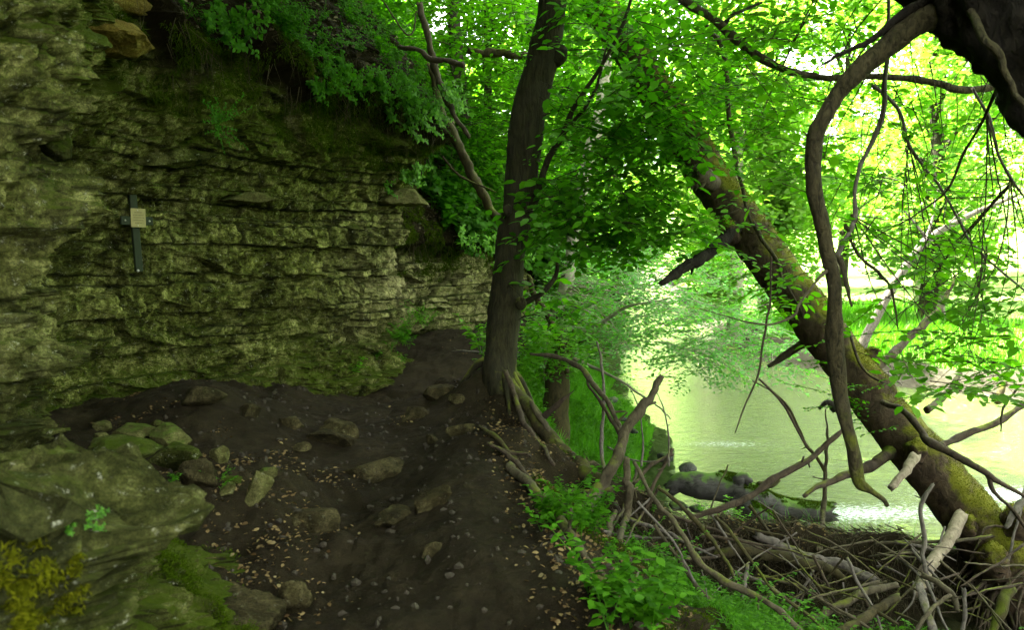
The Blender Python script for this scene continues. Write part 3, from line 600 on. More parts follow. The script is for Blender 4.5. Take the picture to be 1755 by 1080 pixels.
fill(lm, tm, REG2[:2], 'mid', 111); fill(lm, tm, REG2[2:], 'mid', 112, sc=(.45, .7)); connect(tm, t2C[200:], REG2[:2], 12, 16, .006)
lm.build('crown', M['leaf_mid'], t2); tm.build('twigs', M['stick_dark'], t2)
# ------------------------------------------------------------------ the shaded tree at the upper right with hanging limbs
t3 = thing('overhanging_tree', 'massive dark trunk filling the upper right corner with drooping limbs', 'tree', P(2250, 1000, 4.0))
mb = MB(); t3C, _ = px_limb(mb, [(2350, 1500, 3.9), (2200, 900, 3.8), (2040, 480, 3.8), (1915, 205, 3.85), (1815, 52, 3.95), (1690, -45, 4.1), (1560, -130, 4.3), (1300, -400, 5.0)], [330, 290, 272, 255, 250, 225, 180, 90], seg=72, n=340, rough=.13, scale=9, seed=7)
mb.build('trunk', M['bark_black'], t3)
def limb3(pts, ws, m_='bark_hang', label=None, seed=0, name='limb', **k): return stub(pts, ws, m_, name, label, seed, parent=t3, **k)
limb3([(1680, -30, 4.1), (1610, 10, 4.15), (1560, 42, 4.2), (1510, 85, 4.25), (1455, 140, 4.3), (1412, 200, 4.35), (1398, 245, 4.4), (1397, 320, 4.45), (1410, 390, 4.5), (1424, 470, 4.5), (1432, 560, 4.55), (1438, 640, 4.6), (1452, 715, 4.6), (1468, 780, 4.6), (1478, 822, 4.6), (1490, 838, 4.6)],
      [72, 54, 41, 36, 32, 29, 28, 27, 26, 27, 28, 26, 23, 21, 20, 13], seed=31, n=260, seg=28, rough=.2, scale=9, label='thick arched limb hanging down in front of the leaning trunk', kink=.02)
limb3([(1472, 822, 4.6), (1490, 838, 4.6), (1508, 852, 4.6), (1520, 868, 4.6)], [16, 15, 10, 8], seed=32)
limb3([(1650, -10, 4.1), (1570, 18, 4.15), (1500, 58, 4.2), (1450, 85, 4.2), (1403, 108, 4.2)], [38, 27, 19, 13, 3], 'bark_black', seed=33, label='torn dark splinter of a limb', flat=.6)
limb3([(1140, -12, 5.6), (1205, 25, 5.5), (1240, 52, 5.5), (1290, 95, 5.4), (1330, 118, 5.3), (1385, 131, 5.3), (1440, 133, 5.3), (1520, 132, 5.3), (1600, 143, 5.3), (1650, 152, 5.3), (1720, 152, 5.3), (1800, 170, 5.2)], [15, 14, 15, 16, 14, 12, 10, 10, 13, 13, 11, 9], seed=34, n=150, label='long grey green limb running level behind the arched limb')
limb3([(1240, 45, 5.5), (1260, 22, 5.5), (1305, 5, 5.6)], [10, 8, 5], 'bark_black', seed=35)
limb3([(1519, -20, 4.9), (1520, 70, 4.9), (1515, 150, 4.9), (1512, 200, 4.9), (1490, 260, 4.9), (1470, 320, 4.8), (1462, 370, 4.8), (1448, 405, 4.7), (1430, 450, 4.6)], [8, 9, 10, 10, 9, 9, 9, 9, 12], 'stick_grey', seed=36)
limb3([(1498, 148, 5.1), (1540, 190, 5.1), (1558, 245, 5.1), (1590, 290, 5.1), (1622, 340, 5.1), (1655, 400, 5.1), (1690, 440, 5.1), (1755, 500, 5.1)], [8, 7, 7, 6, 6, 6, 5, 4], 'stick_grey', seed=37)
limb3([(1668, 150, 4.8), (1695, 205, 4.8), (1710, 260, 4.8), (1735, 310, 4.8), (1770, 355, 4.8)], [6, 6, 6, 5, 5], 'stick_grey', seed=38)
limb3([(1712, 125, 4.2), (1705, 160, 4.3), (1690, 200, 4.4), (1660, 250, 4.5), (1630, 310, 4.6), (1600, 345, 4.7), (1560, 375, 4.7), (1500, 405, 4.8)], [7, 7, 6, 5, 5, 4, 3, 2], 'stick_dark', seed=39)
limb3([(1660, -10, 4.0), (1690, 60, 3.75), (1712, 95, 3.7), (1735, 150, 3.7), (1775, 210, 3.65)], [16, 18, 14, 13, 12], 'bark_hang', seed=40)
limb3([(1455, 390, 4.7), (1470, 430, 4.8), (1510, 470, 4.9), (1530, 500, 4.9), (1540, 565, 4.9)], [8, 6, 7, 5, 2], 'bark_hang', seed=41)
limb3([(1440, 440, 4.5), (1450, 480, 4.45), (1458, 525, 4.4)], [12, 10, 5], seed=42)
limb3([(1430, 455, 4.5), (1400, 480, 4.45), (1370, 520, 4.4), (1355, 545, 4.4), (1310, 555, 4.4), (1250, 545, 4.5), (1200, 530, 4.6)], [9, 6, 5, 5, 4, 3, 2], 'stick', seed=43)
limb3([(1320, 440, 5.2), (1320, 520, 5.2), (1308, 590, 5.2), (1300, 640, 5.2), (1280, 690, 5.2), (1262, 740, 5.2)], [4, 4, 4, 4, 3, 2], 'stick_dark', seed=44)
limb3([(1300, 650, 5.3), (1340, 690, 5.3), (1362, 730, 5.3), (1385, 770, 5.3)], [4, 5, 5, 3], 'stick_dark', seed=45)
lm, tm, tg = MB(), MB(), MB()
REG3 = [(1480, 480, 1760, 660, 4.6, 6.2, 32), (1560, 560, 1720, 680, 4.4, 5.2, 9), (1480, 360, 1760, 500, 4.6, 6.4, 26), (1500, 180, 1760, 360, 4.8, 6.8, 28), (1250, 120, 1500, 330, 5.0, 7.0, 42), (1180, 40, 1420, 160, 4.8, 6.5, 34), (1200, 280, 1400, 520, 5.2, 7.0, 16), (1440, 0, 1560, 160, 5, 6.8, 12), (1240, -80, 1460, 60, 4.8, 6.5, 30)]
fill(lm, tm, REG3, 'sparse', 121, sc=(.75, 1.2), flat=.3, droop=.15)
n = 420; r = np.random.default_rng(15); O = np.stack([r.uniform(0, 7, n), r.uniform(1.5, 7.5, n), r.uniform(4.4, 7.5, n)], -1); O = O[(O[:, 2] - 1.6) / O[:, 1] > .42]  # high sprays out of view, added to shade the trunk and bank
a = r.uniform(0, 6.28, len(O)); sprays(lm, tm, O, np.stack([np.cos(a), np.sin(a), -.1 + 0 * a], -1), np.tile((0, 0, 1.), (len(O), 1)), np.full(len(O), 1.5), 'big', r)
connect(tm, t3C[120:], REG3[3:6], 13, 14, .007); connect(tm, [P(1690, 200, 4.5), P(1622, 340, 5.1), P(1558, 245, 5.1), P(1460, 370, 4.8), P(1735, 310, 4.8), P(1690, 440, 5.1)], REG3[:4], 14, 40, .005, -.05)
for i in range(60):                                            # fine dangling twigs
    x = rng.uniform(1440, 1760); y = rng.uniform(20, 400); d = rng.uniform(4.3, 5.6); l = rng.uniform(40, 190); dx = rng.normal() * 55
    px_limb(tg, [(x, y, d), (x + dx * .4 + rng.normal() * 8, y + l * .5, d + .05), (x + dx, y + l, d + .1)], [2.2, 1.6, .7], seg=4, n=18, rough=.02, kink=.05, jag=0, seed=i)
lm.build('crown', M['leaf_light'], t3); tm.build('twigs', M['stick_dark'], t3); tg.build('dangling_twigs', M['stick_dark'], t3)
# ------------------------------------------------------------------ trees on the bank behind
def bank_tree(name, label, pts, ws, bark, regs, kind, leafmat, seed, sc=(.9, 1.6), cat='tree', twigs=14, limbs=(), group=None, droop=.12, flat=.22, moss=None):
    d = pts[0][2]; base = P(*pts[0]); base[2] = H(base[0], base[1])[0] - .05 if name != 'x' else base[2]
    t = thing(name, label, cat, base, group); m = MB(); p = [base] + [P(*q) for q in pts]; r_ = [pw(ws[0] * 1.25, d)] + [pw(a, q[2]) for a, q in zip(np.interp(np.linspace(0, 1, len(pts)), np.linspace(0, 1, len(ws)), ws), pts)]
    C, _ = tube(m, p, r_, seg=20, n=120, rough=.1, seed=seed, kink=.03); m.build('trunk', M[bark], t)
    for lp, lw in limbs: m = MB(); px_limb(m, lp, lw, seg=8, seed=seed + 5, kink=.04); m.build('limb', M[bark], t)
    if regs:
        lm, tm = MB(), MB(); fill(lm, tm, regs, kind, seed, sc=sc, droop=droop, flat=flat); connect(tm, C[40:], regs, seed, twigs, .01)
        lm.build('crown', M[leafmat], t); tm.build('twigs', M[bark], t)
    return t
bank_tree('birch_tree', 'slim pale barked tree rising behind the dense dark foliage right of the upright tree', [(948, 640, 11.5), (955, 560, 11.5), (966, 500, 11.5), (978, 440, 11.5), (1000, 300, 11.6), (1020, 215, 11.7), (1036, 140, 11.8), (1050, -60, 12)], [30, 26, 24, 22, 22, 22, 20, 12], 'bark_pale',
    [(960, 420, 1250, 560, 10, 13, 110), (1040, 520, 1330, 610, 9.5, 12.5, 120), (1150, 570, 1390, 650, 9.5, 11.5, 44), (1060, 600, 1250, 665, 9.8, 11.5, 16), (1080, 440, 1340, 560, 10, 14, 60), (900, 500, 1060, 610, 10, 13, 36)], 'small', 'leaf_cool', 201, sc=(.9, 1.5), twigs=20,
    limbs=[([(960, 560, 11.4), (1020, 560, 11), (1080, 525, 10.6), (1150, 515, 10.3)], [12, 8, 5, 3]), ([(950, 600, 11.3), (1040, 640, 10.8), (1120, 690, 10.3), (1150, 720, 10)], [8, 5, 3, 2])])
bank_tree('mossy_stump_tree', 'short mossy trunk smothered in twigs on the grassy bank behind the upright tree', [(955, 640, 10.4), (962, 600, 10.4), (955, 560, 10.4), (985, 520, 10.4)], [40, 34, 26, 14], 'stick_mossy', [(910, 540, 1040, 640, 9.6, 10.8, 18)], 'small', 'leaf_mid', 202, twigs=8)
bank_tree('slope_tree', 'leafy tree on the wooded slope above the end of the cliff', [(800, 330, 15), (790, 200, 15.2), (780, 60, 15.4), (770, -150, 15.6)], [30, 28, 24, 16], 'bark_dark',
    [(720, -60, 900, 130, 11.5, 16, 85), (760, 120, 900, 300, 12, 15.5, 70), (800, 280, 880, 400, 12.5, 15, 26)], 'mid', 'leaf_mid', 203, sc=(1.2, 2.0), twigs=24)
bank_tree('slope_tree', 'leafy tree seen between the upright tree and the pale slim trunk', [(930, 590, 19), (925, 400, 19), (915, 200, 19), (900, -100, 19)], [24, 22, 18, 12], 'bark_dark',
    [(880, -60, 1100, 160, 14, 20, 110), (880, 150, 1080, 360, 14, 20, 110), (890, 350, 1100, 560, 14, 20, 90), (1060, 380, 1260, 520, 15, 21, 60)], 'mid', 'leaf_mid', 204, sc=(1.4, 2.4), twigs=30)
# ------------------------------------------------------------------ memorial cross
c0, n0 = cliff_at(240, 425)
wd = np.array((.60, .80, 0.0)); nz_ = np.array((.80, -.60, 0.0))        # along the wall, out of the wall
cc = P(231, 398, PX(c0)[2] - .20)
t = thing('memorial_cross', 'narrow green painted wooden cross fixed in a dark recess of the rock wall', 'cross', cc)
M['cross'] = plain('green_painted_board', (.010, .018, .004), .8, 20, .5); M['plaque'] = plain('yellowed_plaque', (.20, .18, .06), .5, 22, .35); M['plaque_ink'] = plain('worn_lettering', (.10, .085, .03), .6); M['steel'] = plain('bolt_steel', (.35, .35, .28), .35)
M['plaque_rust'] = plain('rusted_edge', (.16, .10, .03), .7)
def board(mb, c, w_, h, d, bev=.004, shear=0.0, m=0):
    """bevelled board lying against the wall: w along the wall, h up, d thick"""
    xs = [-w_ / 2, -w_ / 2 + bev, w_ / 2 - bev, w_ / 2]; V = []; a, b = w_ / 2, h / 2
    pts = [(-a + bev, -b), (a - bev, -b), (a, -b + bev), (a, b - bev), (a - bev, b), (-a + bev, b), (-a, b - bev), (-a, -b + bev)]
    for z, ins in ((0, 0), (d - bev, 0), (d, bev)):
        for x, y in pts:
            x2, y2 = x - math.copysign(ins, x), y - math.copysign(ins, y); V.append(c + wd * (x2 + shear * y2) + nz_ * z + np.array((0, 0, 1)) * y2)
    Q = [[k * 8 + i, k * 8 + (i + 1) % 8, (k + 1) * 8 + (i + 1) % 8, (k + 1) * 8 + i] for k in (0, 1) for i in range(8)]
    T = [[16, 16 + i, 17 + i] for i in range(1, 7)] + [[0, i + 1, i] for i in range(1, 7)]; mb.add(np.array(V), Q, T, m)
uz = np.array((0, 0, 1.))
m = MB(); board(m, cc, .066, .70, .03, shear=-.05); m.build('upright_board', M['cross'], t, smooth=False)
m = MB(); board(m, cc + uz * .10 + nz_ * .031, .29, .075, .022); m.build('cross_board', M['cross'], t, smooth=False)
pc = cc + uz * .125 + nz_ * .056 + wd * .005
m = MB(); board(m, pc, .135, .165, .005, .002); pl = m.build('plaque', M['plaque'], t, smooth=False)
pt = thing  # writing: five worn lines, too worn to read
m = MB(); rr_ = np.random.default_rng(3)
for k, wl in enumerate((.07, .095, .085, .09, .06)):
    x = -wl / 2
    while x < wl / 2:
        w_ = rr_.uniform(.004, .011); board(m, pc + uz * (.048 - k * .023) + nz_ * .0052 + wd * (x + w_ / 2), w_, .0085, .0008, .0002); x += w_ + rr_.uniform(.002, .005)
ins = m.build('inscription', M['plaque_ink'], t, smooth=False)
for dx, dz, dd, big in ((-.110, .10, .054, 1.1), (.110, .10, .054, 1.1), (0, -.34, .031, 1.6), (0, .192, .061, .7), (0, .058, .061, .7)):
    m = MB(); V, F = ICO[2]; m.add(V * .0075 * big + cc + wd * dx + uz * dz + nz_ * dd, None, F); m.build('bolt', M['steel'], t)
# ------------------------------------------------------------------ rocks
def put_rock(px, py, wpx, hpx, label, seed, mat_='stone', name='rock', d=None, depthf=.8, rz=0.0, ang=.97, tilt=(0, 0), sink=.3, sub=4, group=None, hmin=.5, moss=None, cat='rock', rough=.07, planes=13):
    if d is None: g_, d = G(px, py + hpx * .3)
    c = P(px, py, d); a, h = wpx * .5 * d / FPX, hpx * .5 * d / FPX
    if name in ('rock',): c = c - np.array((0, 0, (.12 if px < 480 and py < 870 else .36) * h)); a *= 1.12; h *= 1.15
    m = MB(); k_ = 1.0 if name == 'boulder' else 1.02; X_ = rock(m, c, (a * k_, a * k_ * depthf, h * k_), seed, sub=sub, rz=rz, ang=ang, tilt=tilt, hmin=hmin, rough=rough, planes=planes)
    if name == 'rock' and mat_ == 'palestone' and (px > 480 or py > 870): mat_ = 'dustystone'
    o = m.build(name, M[mat_], smooth=(ang < .7), origin=c); tag(o, label, cat, group)
    return o, m, X_
put_rock(583, 733, 66, 52, 'pale wedge shaped stone standing out of the middle of the path', 3, 'palestone', rz=.5, tilt=(.2, -.5))
put_rock(560, 745, 60, 34, 'low dark stone at the foot of the pale wedge stone', 31, rz=.2)
put_rock(672, 884, 62, 40, 'flat brown stone sunk in the path, left one of the middle pair', 4, rz=.2, tilt=(.15, -.2))
put_rock(736, 858, 56, 38, 'pale topped stone in the middle of the path, right one of the pair', 5, 'palestone', rz=.6, tilt=(.1, -.35))
put_rock(734, 940, 34, 34, 'small brown stone lying below the middle pair on the path', 6, rz=1)
put_rock(747, 672, 44, 34, 'stone on the left flank of the tree mound', 7, rz=.3)
put_rock(716, 705, 50, 34, 'dull stone half buried in the path below the tree mound', 8, rz=1.3)
put_rock(791, 737, 34, 32, 'pale stone at the right edge of the path below the tree', 9, 'palestone', rz=.4)
put_rock(786, 682, 26, 22, 'little round stone by the foot of the upright tree', 10, 'palestone')
put_rock(740, 752, 24, 26, 'small pointed stone left of the pale stone under the tree', 11)
put_rock(502, 722, 40, 26, 'dark stone lying left of the pale wedge stone', 12, rz=.4)
put_rock(520, 763, 34, 16, 'thin flat stone lying on the path left of centre', 13, 'palestone', rz=.5)
put_rock(346, 676, 62, 34, 'rounded brown stone on top of the earth mound under the cliff', 14, ang=.6)
put_rock(430, 702, 50, 26, 'reddish brown stone sunk at the cliff side of the path', 15)
put_rock(655, 795, 90, 36, 'broad dark stone nearly buried across the middle of the path', 16, rz=.3)
put_rock(505, 893, 24, 20, 'small pale stone on the lower left of the path', 17, 'palestone')
put_rock(545, 880, 110, 40, 'rough ridge of dark stone across the lower left of the path', 18, rz=-.3)
put_rock(437, 838, 34, 78, 'pale upright stone leaning out of the left bank of the path', 19, 'palestone', rz=.3, tilt=(.1, .55), depthf=.9, planes=12)
put_rock(455, 812, 40, 26, 'pale head of stone beside the upright stone', 20, 'palestone', rz=.2)
put_rock(378, 782, 40, 36, 'pale pointed stone in the gap right of the stone heap', 21, 'palestone', tilt=(0, -.4))
put_rock(340, 812, 66, 56, 'dark triangular stone leaning against the heap', 22, 'stone', tilt=(.1, .3), rz=.3)
put_rock(298, 785, 84, 56, 'big grey stone in the middle of the heap', 23, 'boulder', rz=.2)
put_rock(292, 752, 72, 38, 'pale pyramid shaped stone at the back of the heap', 24, 'palestone', rz=.5, tilt=(.2, .2))
put_rock(228, 735, 80, 24, 'long pale flat stone at the back left of the heap', 25, 'palestone', rz=.1)
put_rock(177, 730, 38, 22, 'pale stone at the left end of the long flat stone', 26, 'palestone')
put_rock(176, 752, 36, 24, 'pale stone in front of the left end of the long flat stone', 27, 'palestone', rz=.8)
put_rock(268, 727, 24, 18, 'small whitish stone right of the long flat stone', 28, 'palestone')
put_rock(335, 780, 22, 20, 'small yellow stone between the big stones of the heap', 29, 'palestone')
put_rock(395, 822, 46, 16, 'mossy flat stone lying right of the heap', 30, 'boulder')
put_rock(392, 838, 30, 20, 'yellow flat stone just below the mossy flat stone', 32, 'palestone')
put_rock(405, 1062, 240, 100, 'broad flat slab of dark rock at the bottom edge of the path', 33, 'stone', 'flat_rock', rz=.3, depthf=.9, ang=.85, sub=5, hmin=.5, tilt=(-.1, .1), rough=.15)
put_rock(500, 1025, 60, 70, 'pale end of rock at the right tip of the bottom slab', 34, 'dustystone', 'flat_rock', rz=.3, ang=.8, tilt=(0, -.3))
put_rock(375, 1015, 80, 30, 'grey stone lying at the back of the bottom slab', 35, 'stone')
# ochre blocks jutting under the overhang
put_rock(205, 66, 138, 66, 'ochre brown rock block jutting from the overhang at the upper left', 41, 'ochre', 'rock_block', d=PX(cliff_at(205, 66)[0])[2] + .12, depthf=1.0, rz=.6, ang=1, planes=9, hmin=.6, rough=.08)
put_rock(235, 8, 80, 50, 'smaller ochre rock block above the jutting one', 42, 'ochre', 'rock_block', d=PX(cliff_at(235, 8)[0])[2] + .1, depthf=1.0, rz=.5, ang=1, planes=5, hmin=.8, rough=.08)
put_rock(92, 250, 44, 60, 'olive stained block on the near rock column', 43, 'boulder', 'rock_block', d=PX(cliff_at(92, 250)[0])[2] + .05, depthf=.8, rz=.3, ang=.9, planes=7, rough=.08)
put_rock(680, 338, 66, 34, 'pale jutting stone at the outer corner of the cliff', 44, 'palestone', 'rock_block', d=PX(cliff_at(670, 338)[0])[2] + .15, rz=.9, planes=7, depthf=1.4)
put_rock(432, 340, 96, 24, 'grey flat stone sticking out of the middle of the cliff', 45, 'palestone', 'rock_block', d=PX(cliff_at(432, 340)[0])[2] + .05, rz=.9, planes=6, depthf=.8)
put_rock(300, 272, 110, 40, 'broad grey ledge stone above the cross', 46, 'boulder', 'rock_block', d=PX(cliff_at(300, 272)[0])[2] + .08, rz=.9, planes=7, depthf=.7)
# outcrop boulders at the lower left
put_rock(215, 772, 130, 50, 'mottled flat stone lying on the near rock ledge', 53, 'boulder', 'boulder', d=3.75, ang=.6, sub=5, cat='boulder')
# river stones
for i, (px, py, wp, hp, d, lb) in enumerate([(1050, 682, 26, 16, 13.4, 'dark stone in the river just off the grassy bank'), (1178, 800, 46, 34, 10.9, 'dark stone at the water edge behind the fork of the debris'), (1140, 780, 40, 26, 11.3, 'mossy stone at the water edge left of the dark one'), (1185, 815, 34, 16, 10.4, 'small black stone against the end of the river log'),
        (1085, 735, 22, 14, 12.0, 'small stone in the shallows below the grassy bank'), (1370, 893, 44, 14, 8.9, 'flat wet stone in front of the river log end'), (1425, 902, 30, 8, 8.85, 'thin wet stone with ripples right of the log end'), (1215, 905, 90, 22, 8.6, 'grey flat stone on the shore in front of the river log'), (1160, 862, 40, 22, 9.3, 'grey stone under the butt of the river log'), (1195, 868, 34, 20, 9.1, 'small grey stone beside the one under the log butt'), (1070, 715, 18, 10, 12.6, 'tiny stone in the shallows up river')]):
    put_rock(px, py + 4, wp * .8, hp * .8, lb, 60 + i, 'wetstone', 'river_stone', d=d, ang=.55, cat='stone', group='stones along the near water edge')
# ------------------------------------------------------------------ river log
t = thing('fallen_log', 'forked mossy log lying in the shallow water beyond the debris', 'log', P(1280, 870, 9.2))
m = MB(); px_limb(m, [(1149, 838, 9.4), (1165, 829, 9.4), (1200, 833, 9.35), (1250, 838, 9.3), (1290, 856, 9.2), (1330, 870, 9.15), (1380, 877, 9.1), (1420, 879, 9.1)], [26, 34, 46, 50, 52, 42, 36, 32], seg=40, n=160, rough=.12, seed=51)
m.build('trunk', M['log'], t); ml = m
m = MB(); px_limb(m, [(1262, 848, 9.25), (1295, 880, 9.05), (1325, 905, 8.85), (1380, 940, 8.6)], [40, 38, 36, 30], seg=30, n=80, rough=.12, seed=52); m.build('limb', M['log'], t)
fz = MB(); 
for q_ in (ml, m): p, nn = surf_sample(q_, 60000, 5, zmin=.80, freq=6); k = PX(p)[0] > 1215; fuzz(fz, p[k], nn[k], .022, .3, .6, seed=3)
fz.build('moss', M['mossdeep'], t)
m = MB(); px_limb(m, [(1300, 832, 9.2), (1322, 830, 9.2), (1334, 820, 9.2)], [14, 13, 12], seg=12, seed=53); m.build('limb_stub', M['stick_mossy'], t)
m = MB(); px_limb(m, [(1262, 828, 9.2), (1276, 820, 9.2), (1284, 828, 9.15)], [22, 24, 14], seg=12, seed=54); m.build('limb_stub', M['log'], t)
# far bank log and driftwood
def stick(pts, ws, m_, label, seed, name='stick', cat='branch', group=None, seg=12, kink=.04, side=0, rough=.26, scale=14, **k):
    pts = [(a, b, min(c, G(a, b)[1] - pw(w_, c) * .5)) for (a, b, c), w_ in zip(pts, np.interp(np.linspace(0, 1, len(pts)), np.linspace(0, 1, len(ws)), ws))]
    ws = [w_ * .78 for w_ in ws]; m = MB(); C, rr = px_limb(m, pts, ws, seg=seg, seed=seed, kink=kink, rough=rough, scale=scale, **k); r = np.random.default_rng(seed)
    for i in range(side):
        j = int(r.uniform(.15, .9) * len(C)); T = nrm(C[min(j + 1, len(C) - 1)] - C[max(j - 1, 0)]); dv = nrm(r.normal(size=3)); dv = nrm(dv - T * (dv @ T) * .6); L = r.uniform(1.5, 6) * rr[j] + .02
        tube(m, [C[j], C[j] + dv * L], [rr[j] * .5, rr[j] * .25], seg=6, n=5, rough=.1, seed=seed + i)
    o = m.build(name, M[m_], origin=C[len(C) // 2]); return tag(o, label, cat, group)
stick([(1712, 692, 15.9), (1714, 672, 15.95), (1724, 655, 16.0)], [16, 16, 12], 'stick_mossy', 'short upright mossy log stranded on the far bank', 1, 'log', 'log')
stick([(1640, 672, 16.6), (1680, 676, 16.3), (1705, 685, 16.0)], [3, 5, 3], 'stick_grey', 'thin pale stick on the mud of the far bank', 2)
stick([(1520, 640, 18.2), (1535, 650, 18.1), (1545, 660, 18)], [5, 8, 4], 'stick_grey', 'grey driftwood piece beside the leaning trunk on the far bank', 3)
# ------------------------------------------------------------------ the debris sticks
DG = None
def D(*a, **k): return stick(*a, **k)
D([(1131, 643, 6.3), (1108, 690, 6.2), (1080, 742, 6.1), (1052, 800, 6.0), (1022, 850, 5.9), (1000, 900, 5.8)], [13, 20, 24, 26, 29, 30], 'stick', 'thick straight brown branch rising above the debris towards the river', 10, side=3, seg=20, n=90)
D([(905, 607, 7.6), (948, 609, 7.4), (985, 626, 7.2), (1012, 655, 7.0), (1040, 690, 6.8), (1058, 725, 6.7), (1068, 750, 6.6)], [7, 9, 11, 13, 12, 12, 12], 'stick', 'curved brown branch arching from the bank down to the thick straight one', 11, side=4)
D([(1000, 640, 7.1), (1030, 690, 6.9), (1062, 745, 6.6)], [5, 8, 10], 'stick_dark', 'dark thin branch running just under the curved one', 12)
D([(882, 665, 7.4), (920, 715, 7.0), (965, 765, 6.6), (1010, 812, 6.3), (1042, 848, 6.0)], [28, 32, 34, 35, 33], 'stick_mossy', 'thick moss covered fallen trunk lying down the slope', 13, name='log', cat='log', seg=30, n=120, rough=.14)
D([(880, 800, 5.6), (912, 838, 5.35), (945, 880, 5.1), (985, 925, 4.9), (1020, 965, 4.75), (1050, 990, 4.6)], [22, 23, 23, 21, 18, 16], 'stick', 'long bare stick lying diagonally down the slope', 14, seg=20, side=2)
D([(936, 712, 6.9), (955, 695, 6.8), (982, 671, 6.7)], [18, 14, 2], 'stick_dark', 'short dark splinter sticking up from the slope', 15)
D([(1022, 585, 7.4), (1034, 625, 7.2), (1033, 680, 7.0), (1034, 740, 6.8), (1030, 790, 6.6), (1035, 810, 6.5)], [4, 6, 7, 8, 9, 10], 'stick_grey', 'thin upright sapling stick standing behind the thick straight branch', 16)
D([(1086, 790, 5.6), (1105, 830, 5.5), (1130, 870, 5.35), (1165, 910, 5.2), (1185, 945, 5.05), (1225, 985, 4.9), (1280, 1012, 4.75), (1330, 1045, 4.6), (1372, 1090, 4.5)], [8, 10, 10, 12, 15, 15, 15, 15, 14], 'stick', 'long winding branch sweeping down to the bottom right', 17, side=4, seg=16, n=150)
D([(1130, 835, 5.8), (1165, 868, 5.7), (1200, 905, 5.6), (1235, 950, 5.45), (1262, 1000, 5.3)], [8, 10, 10, 9, 6], 'stick_mossy', 'branch with mossy knees right of the winding one', 18, side=3)
D([(1225, 885, 5.7), (1255, 920, 5.6), (1290, 965, 5.45), (1330, 1022, 5.3)], [7, 9, 8, 4], 'stick_mossy', 'straight green mossy branch slanting across the dark hollow', 19, side=3)
D([(1072, 785, 5.9), (1078, 840, 5.85), (1066, 895, 5.8), (1050, 960, 5.6)], [13, 16, 15, 14], 'stick', 'upright bent branch propping the debris beside the thick straight one', 20, side=1)
D([(1055, 880, 5.7), (1040, 920, 5.6), (1030, 960, 5.5)], [12, 13, 11], 'stick', 'short stub leaning left of the upright bent branch', 21)
D([(1152, 770, 6.6), (1132, 808, 6.5), (1112, 850, 6.4)], [9, 8, 8], 'stick_dark', 'dark stick slanting up with a forked tip over the leafy heap', 22, side=1)
D([(1150, 778, 6.6), (1120, 795, 6.5), (1085, 830, 6.3)], [8, 8, 7], 'stick_dark', 'dark stick crossing the slanting one at its tip', 23)
D([(1040, 765, 6.8), (1090, 790, 6.7), (1150, 790, 6.6)], [3, 4, 3], 'stick_grey', 'pale thin twig lying level over the grass edge', 24)
D([(1442, 733, 6.2), (1400, 772, 6.1), (1345, 820, 6.0), (1290, 850, 5.95), (1235, 873, 5.9), (1195, 888, 5.9)], [8, 12, 14, 15, 14, 10], 'stick_dark', 'long dark branch sloping from the hanging limb down over the river log', 25, side=3)
D([(1415, 700, 7.2), (1416, 760, 7.1), (1413, 820, 7.0), (1408, 880, 6.9), (1405, 945, 6.8)], [3, 6, 8, 11, 15], 'stick', 'slender upright dead sapling rooted in the debris', 26, side=2)
D([(1290, 655, 7.2), (1330, 675, 7.2), (1360, 718, 7.15), (1385, 765, 7.1), (1413, 810, 7.0)], [3, 4, 7, 7, 7], 'stick_mossy', 'thin mossy branch forking to the left of the dead sapling', 27, side=3)
D([(1300, 920, 6.3), (1375, 948, 6.2), (1430, 968, 6.1), (1498, 992, 6.0)], [18, 20, 22, 20], 'stick_grey', 'grey weathered log lying on top of the debris ridge', 28, name='log', cat='log', seg=20)
D([(1535, 1004, 5.6), (1480, 1020, 5.5), (1420, 1048, 5.4), (1370, 1070, 5.3)], [15, 17, 18, 14], 'stick', 'tan stick sloping left in front of the debris', 29, side=1)
D([(1538, 1020, 5.4), (1500, 1048, 5.3), (1450, 1080, 5.2), (1400, 1110, 5.1)], [14, 20, 18, 16], 'stick_mossy', 'blotchy round stick sloping left below the tan one', 30, side=1)
D([(1572, 1000, 5.5), (1588, 1040, 5.35), (1605, 1095, 5.2)], [16, 19, 20], 'stick_grey', 'split grey plank of wood standing below the peeled limb', 31, flat=.5)
D([(1628, 1020, 5.3), (1590, 1050, 5.2), (1560, 1095, 5.1)], [8, 9, 9], 'stick', 'short thin stick crossing in front of the split plank', 32)
D([(1580, 988, 5.7), (1612, 1002, 5.6), (1635, 1025, 5.55), (1640, 1048, 5.5)], [12, 14, 13, 9], 'stick', 'bent brown stick hooking down right of the split plank', 33)
D([(1600, 833, 6.0), (1578, 868, 5.95), (1582, 915, 5.9), (1580, 950, 5.85), (1590, 985, 5.8), (1597, 1010, 5.75)], [8, 9, 9, 9, 9, 7], 'stick_grey', 'bare crooked grey branch hanging in front of the peeled limb', 34, side=3)
D([(1300, 860, 5.9), (1340, 885, 5.9)], [3, 2], 'stick_grey', 'little twig over the root of the dead sapling', 35)
D([(1220, 945, 6.2), (1290, 948, 6.15), (1360, 962, 6.1), (1440, 990, 6.0)], [20, 26, 26, 18], 'stick_mossy', 'mossy log running level under the grey weathered log', 36, name='log', cat='log', seg=20, rough=.2)
D([(1500, 935, 6.4), (1560, 930, 6.3), (1640, 925, 6.2), (1700, 918, 6.2)], [6, 7, 8, 6], 'stick', 'level brown stick on top of the ridge behind the peeled limb', 37)
D([(1490, 955, 6.2), (1530, 948, 6.1), (1568, 943, 6.1)], [4, 4, 3], 'stick', 'thin stick poking level out of the ridge left of the peeled limb', 38)
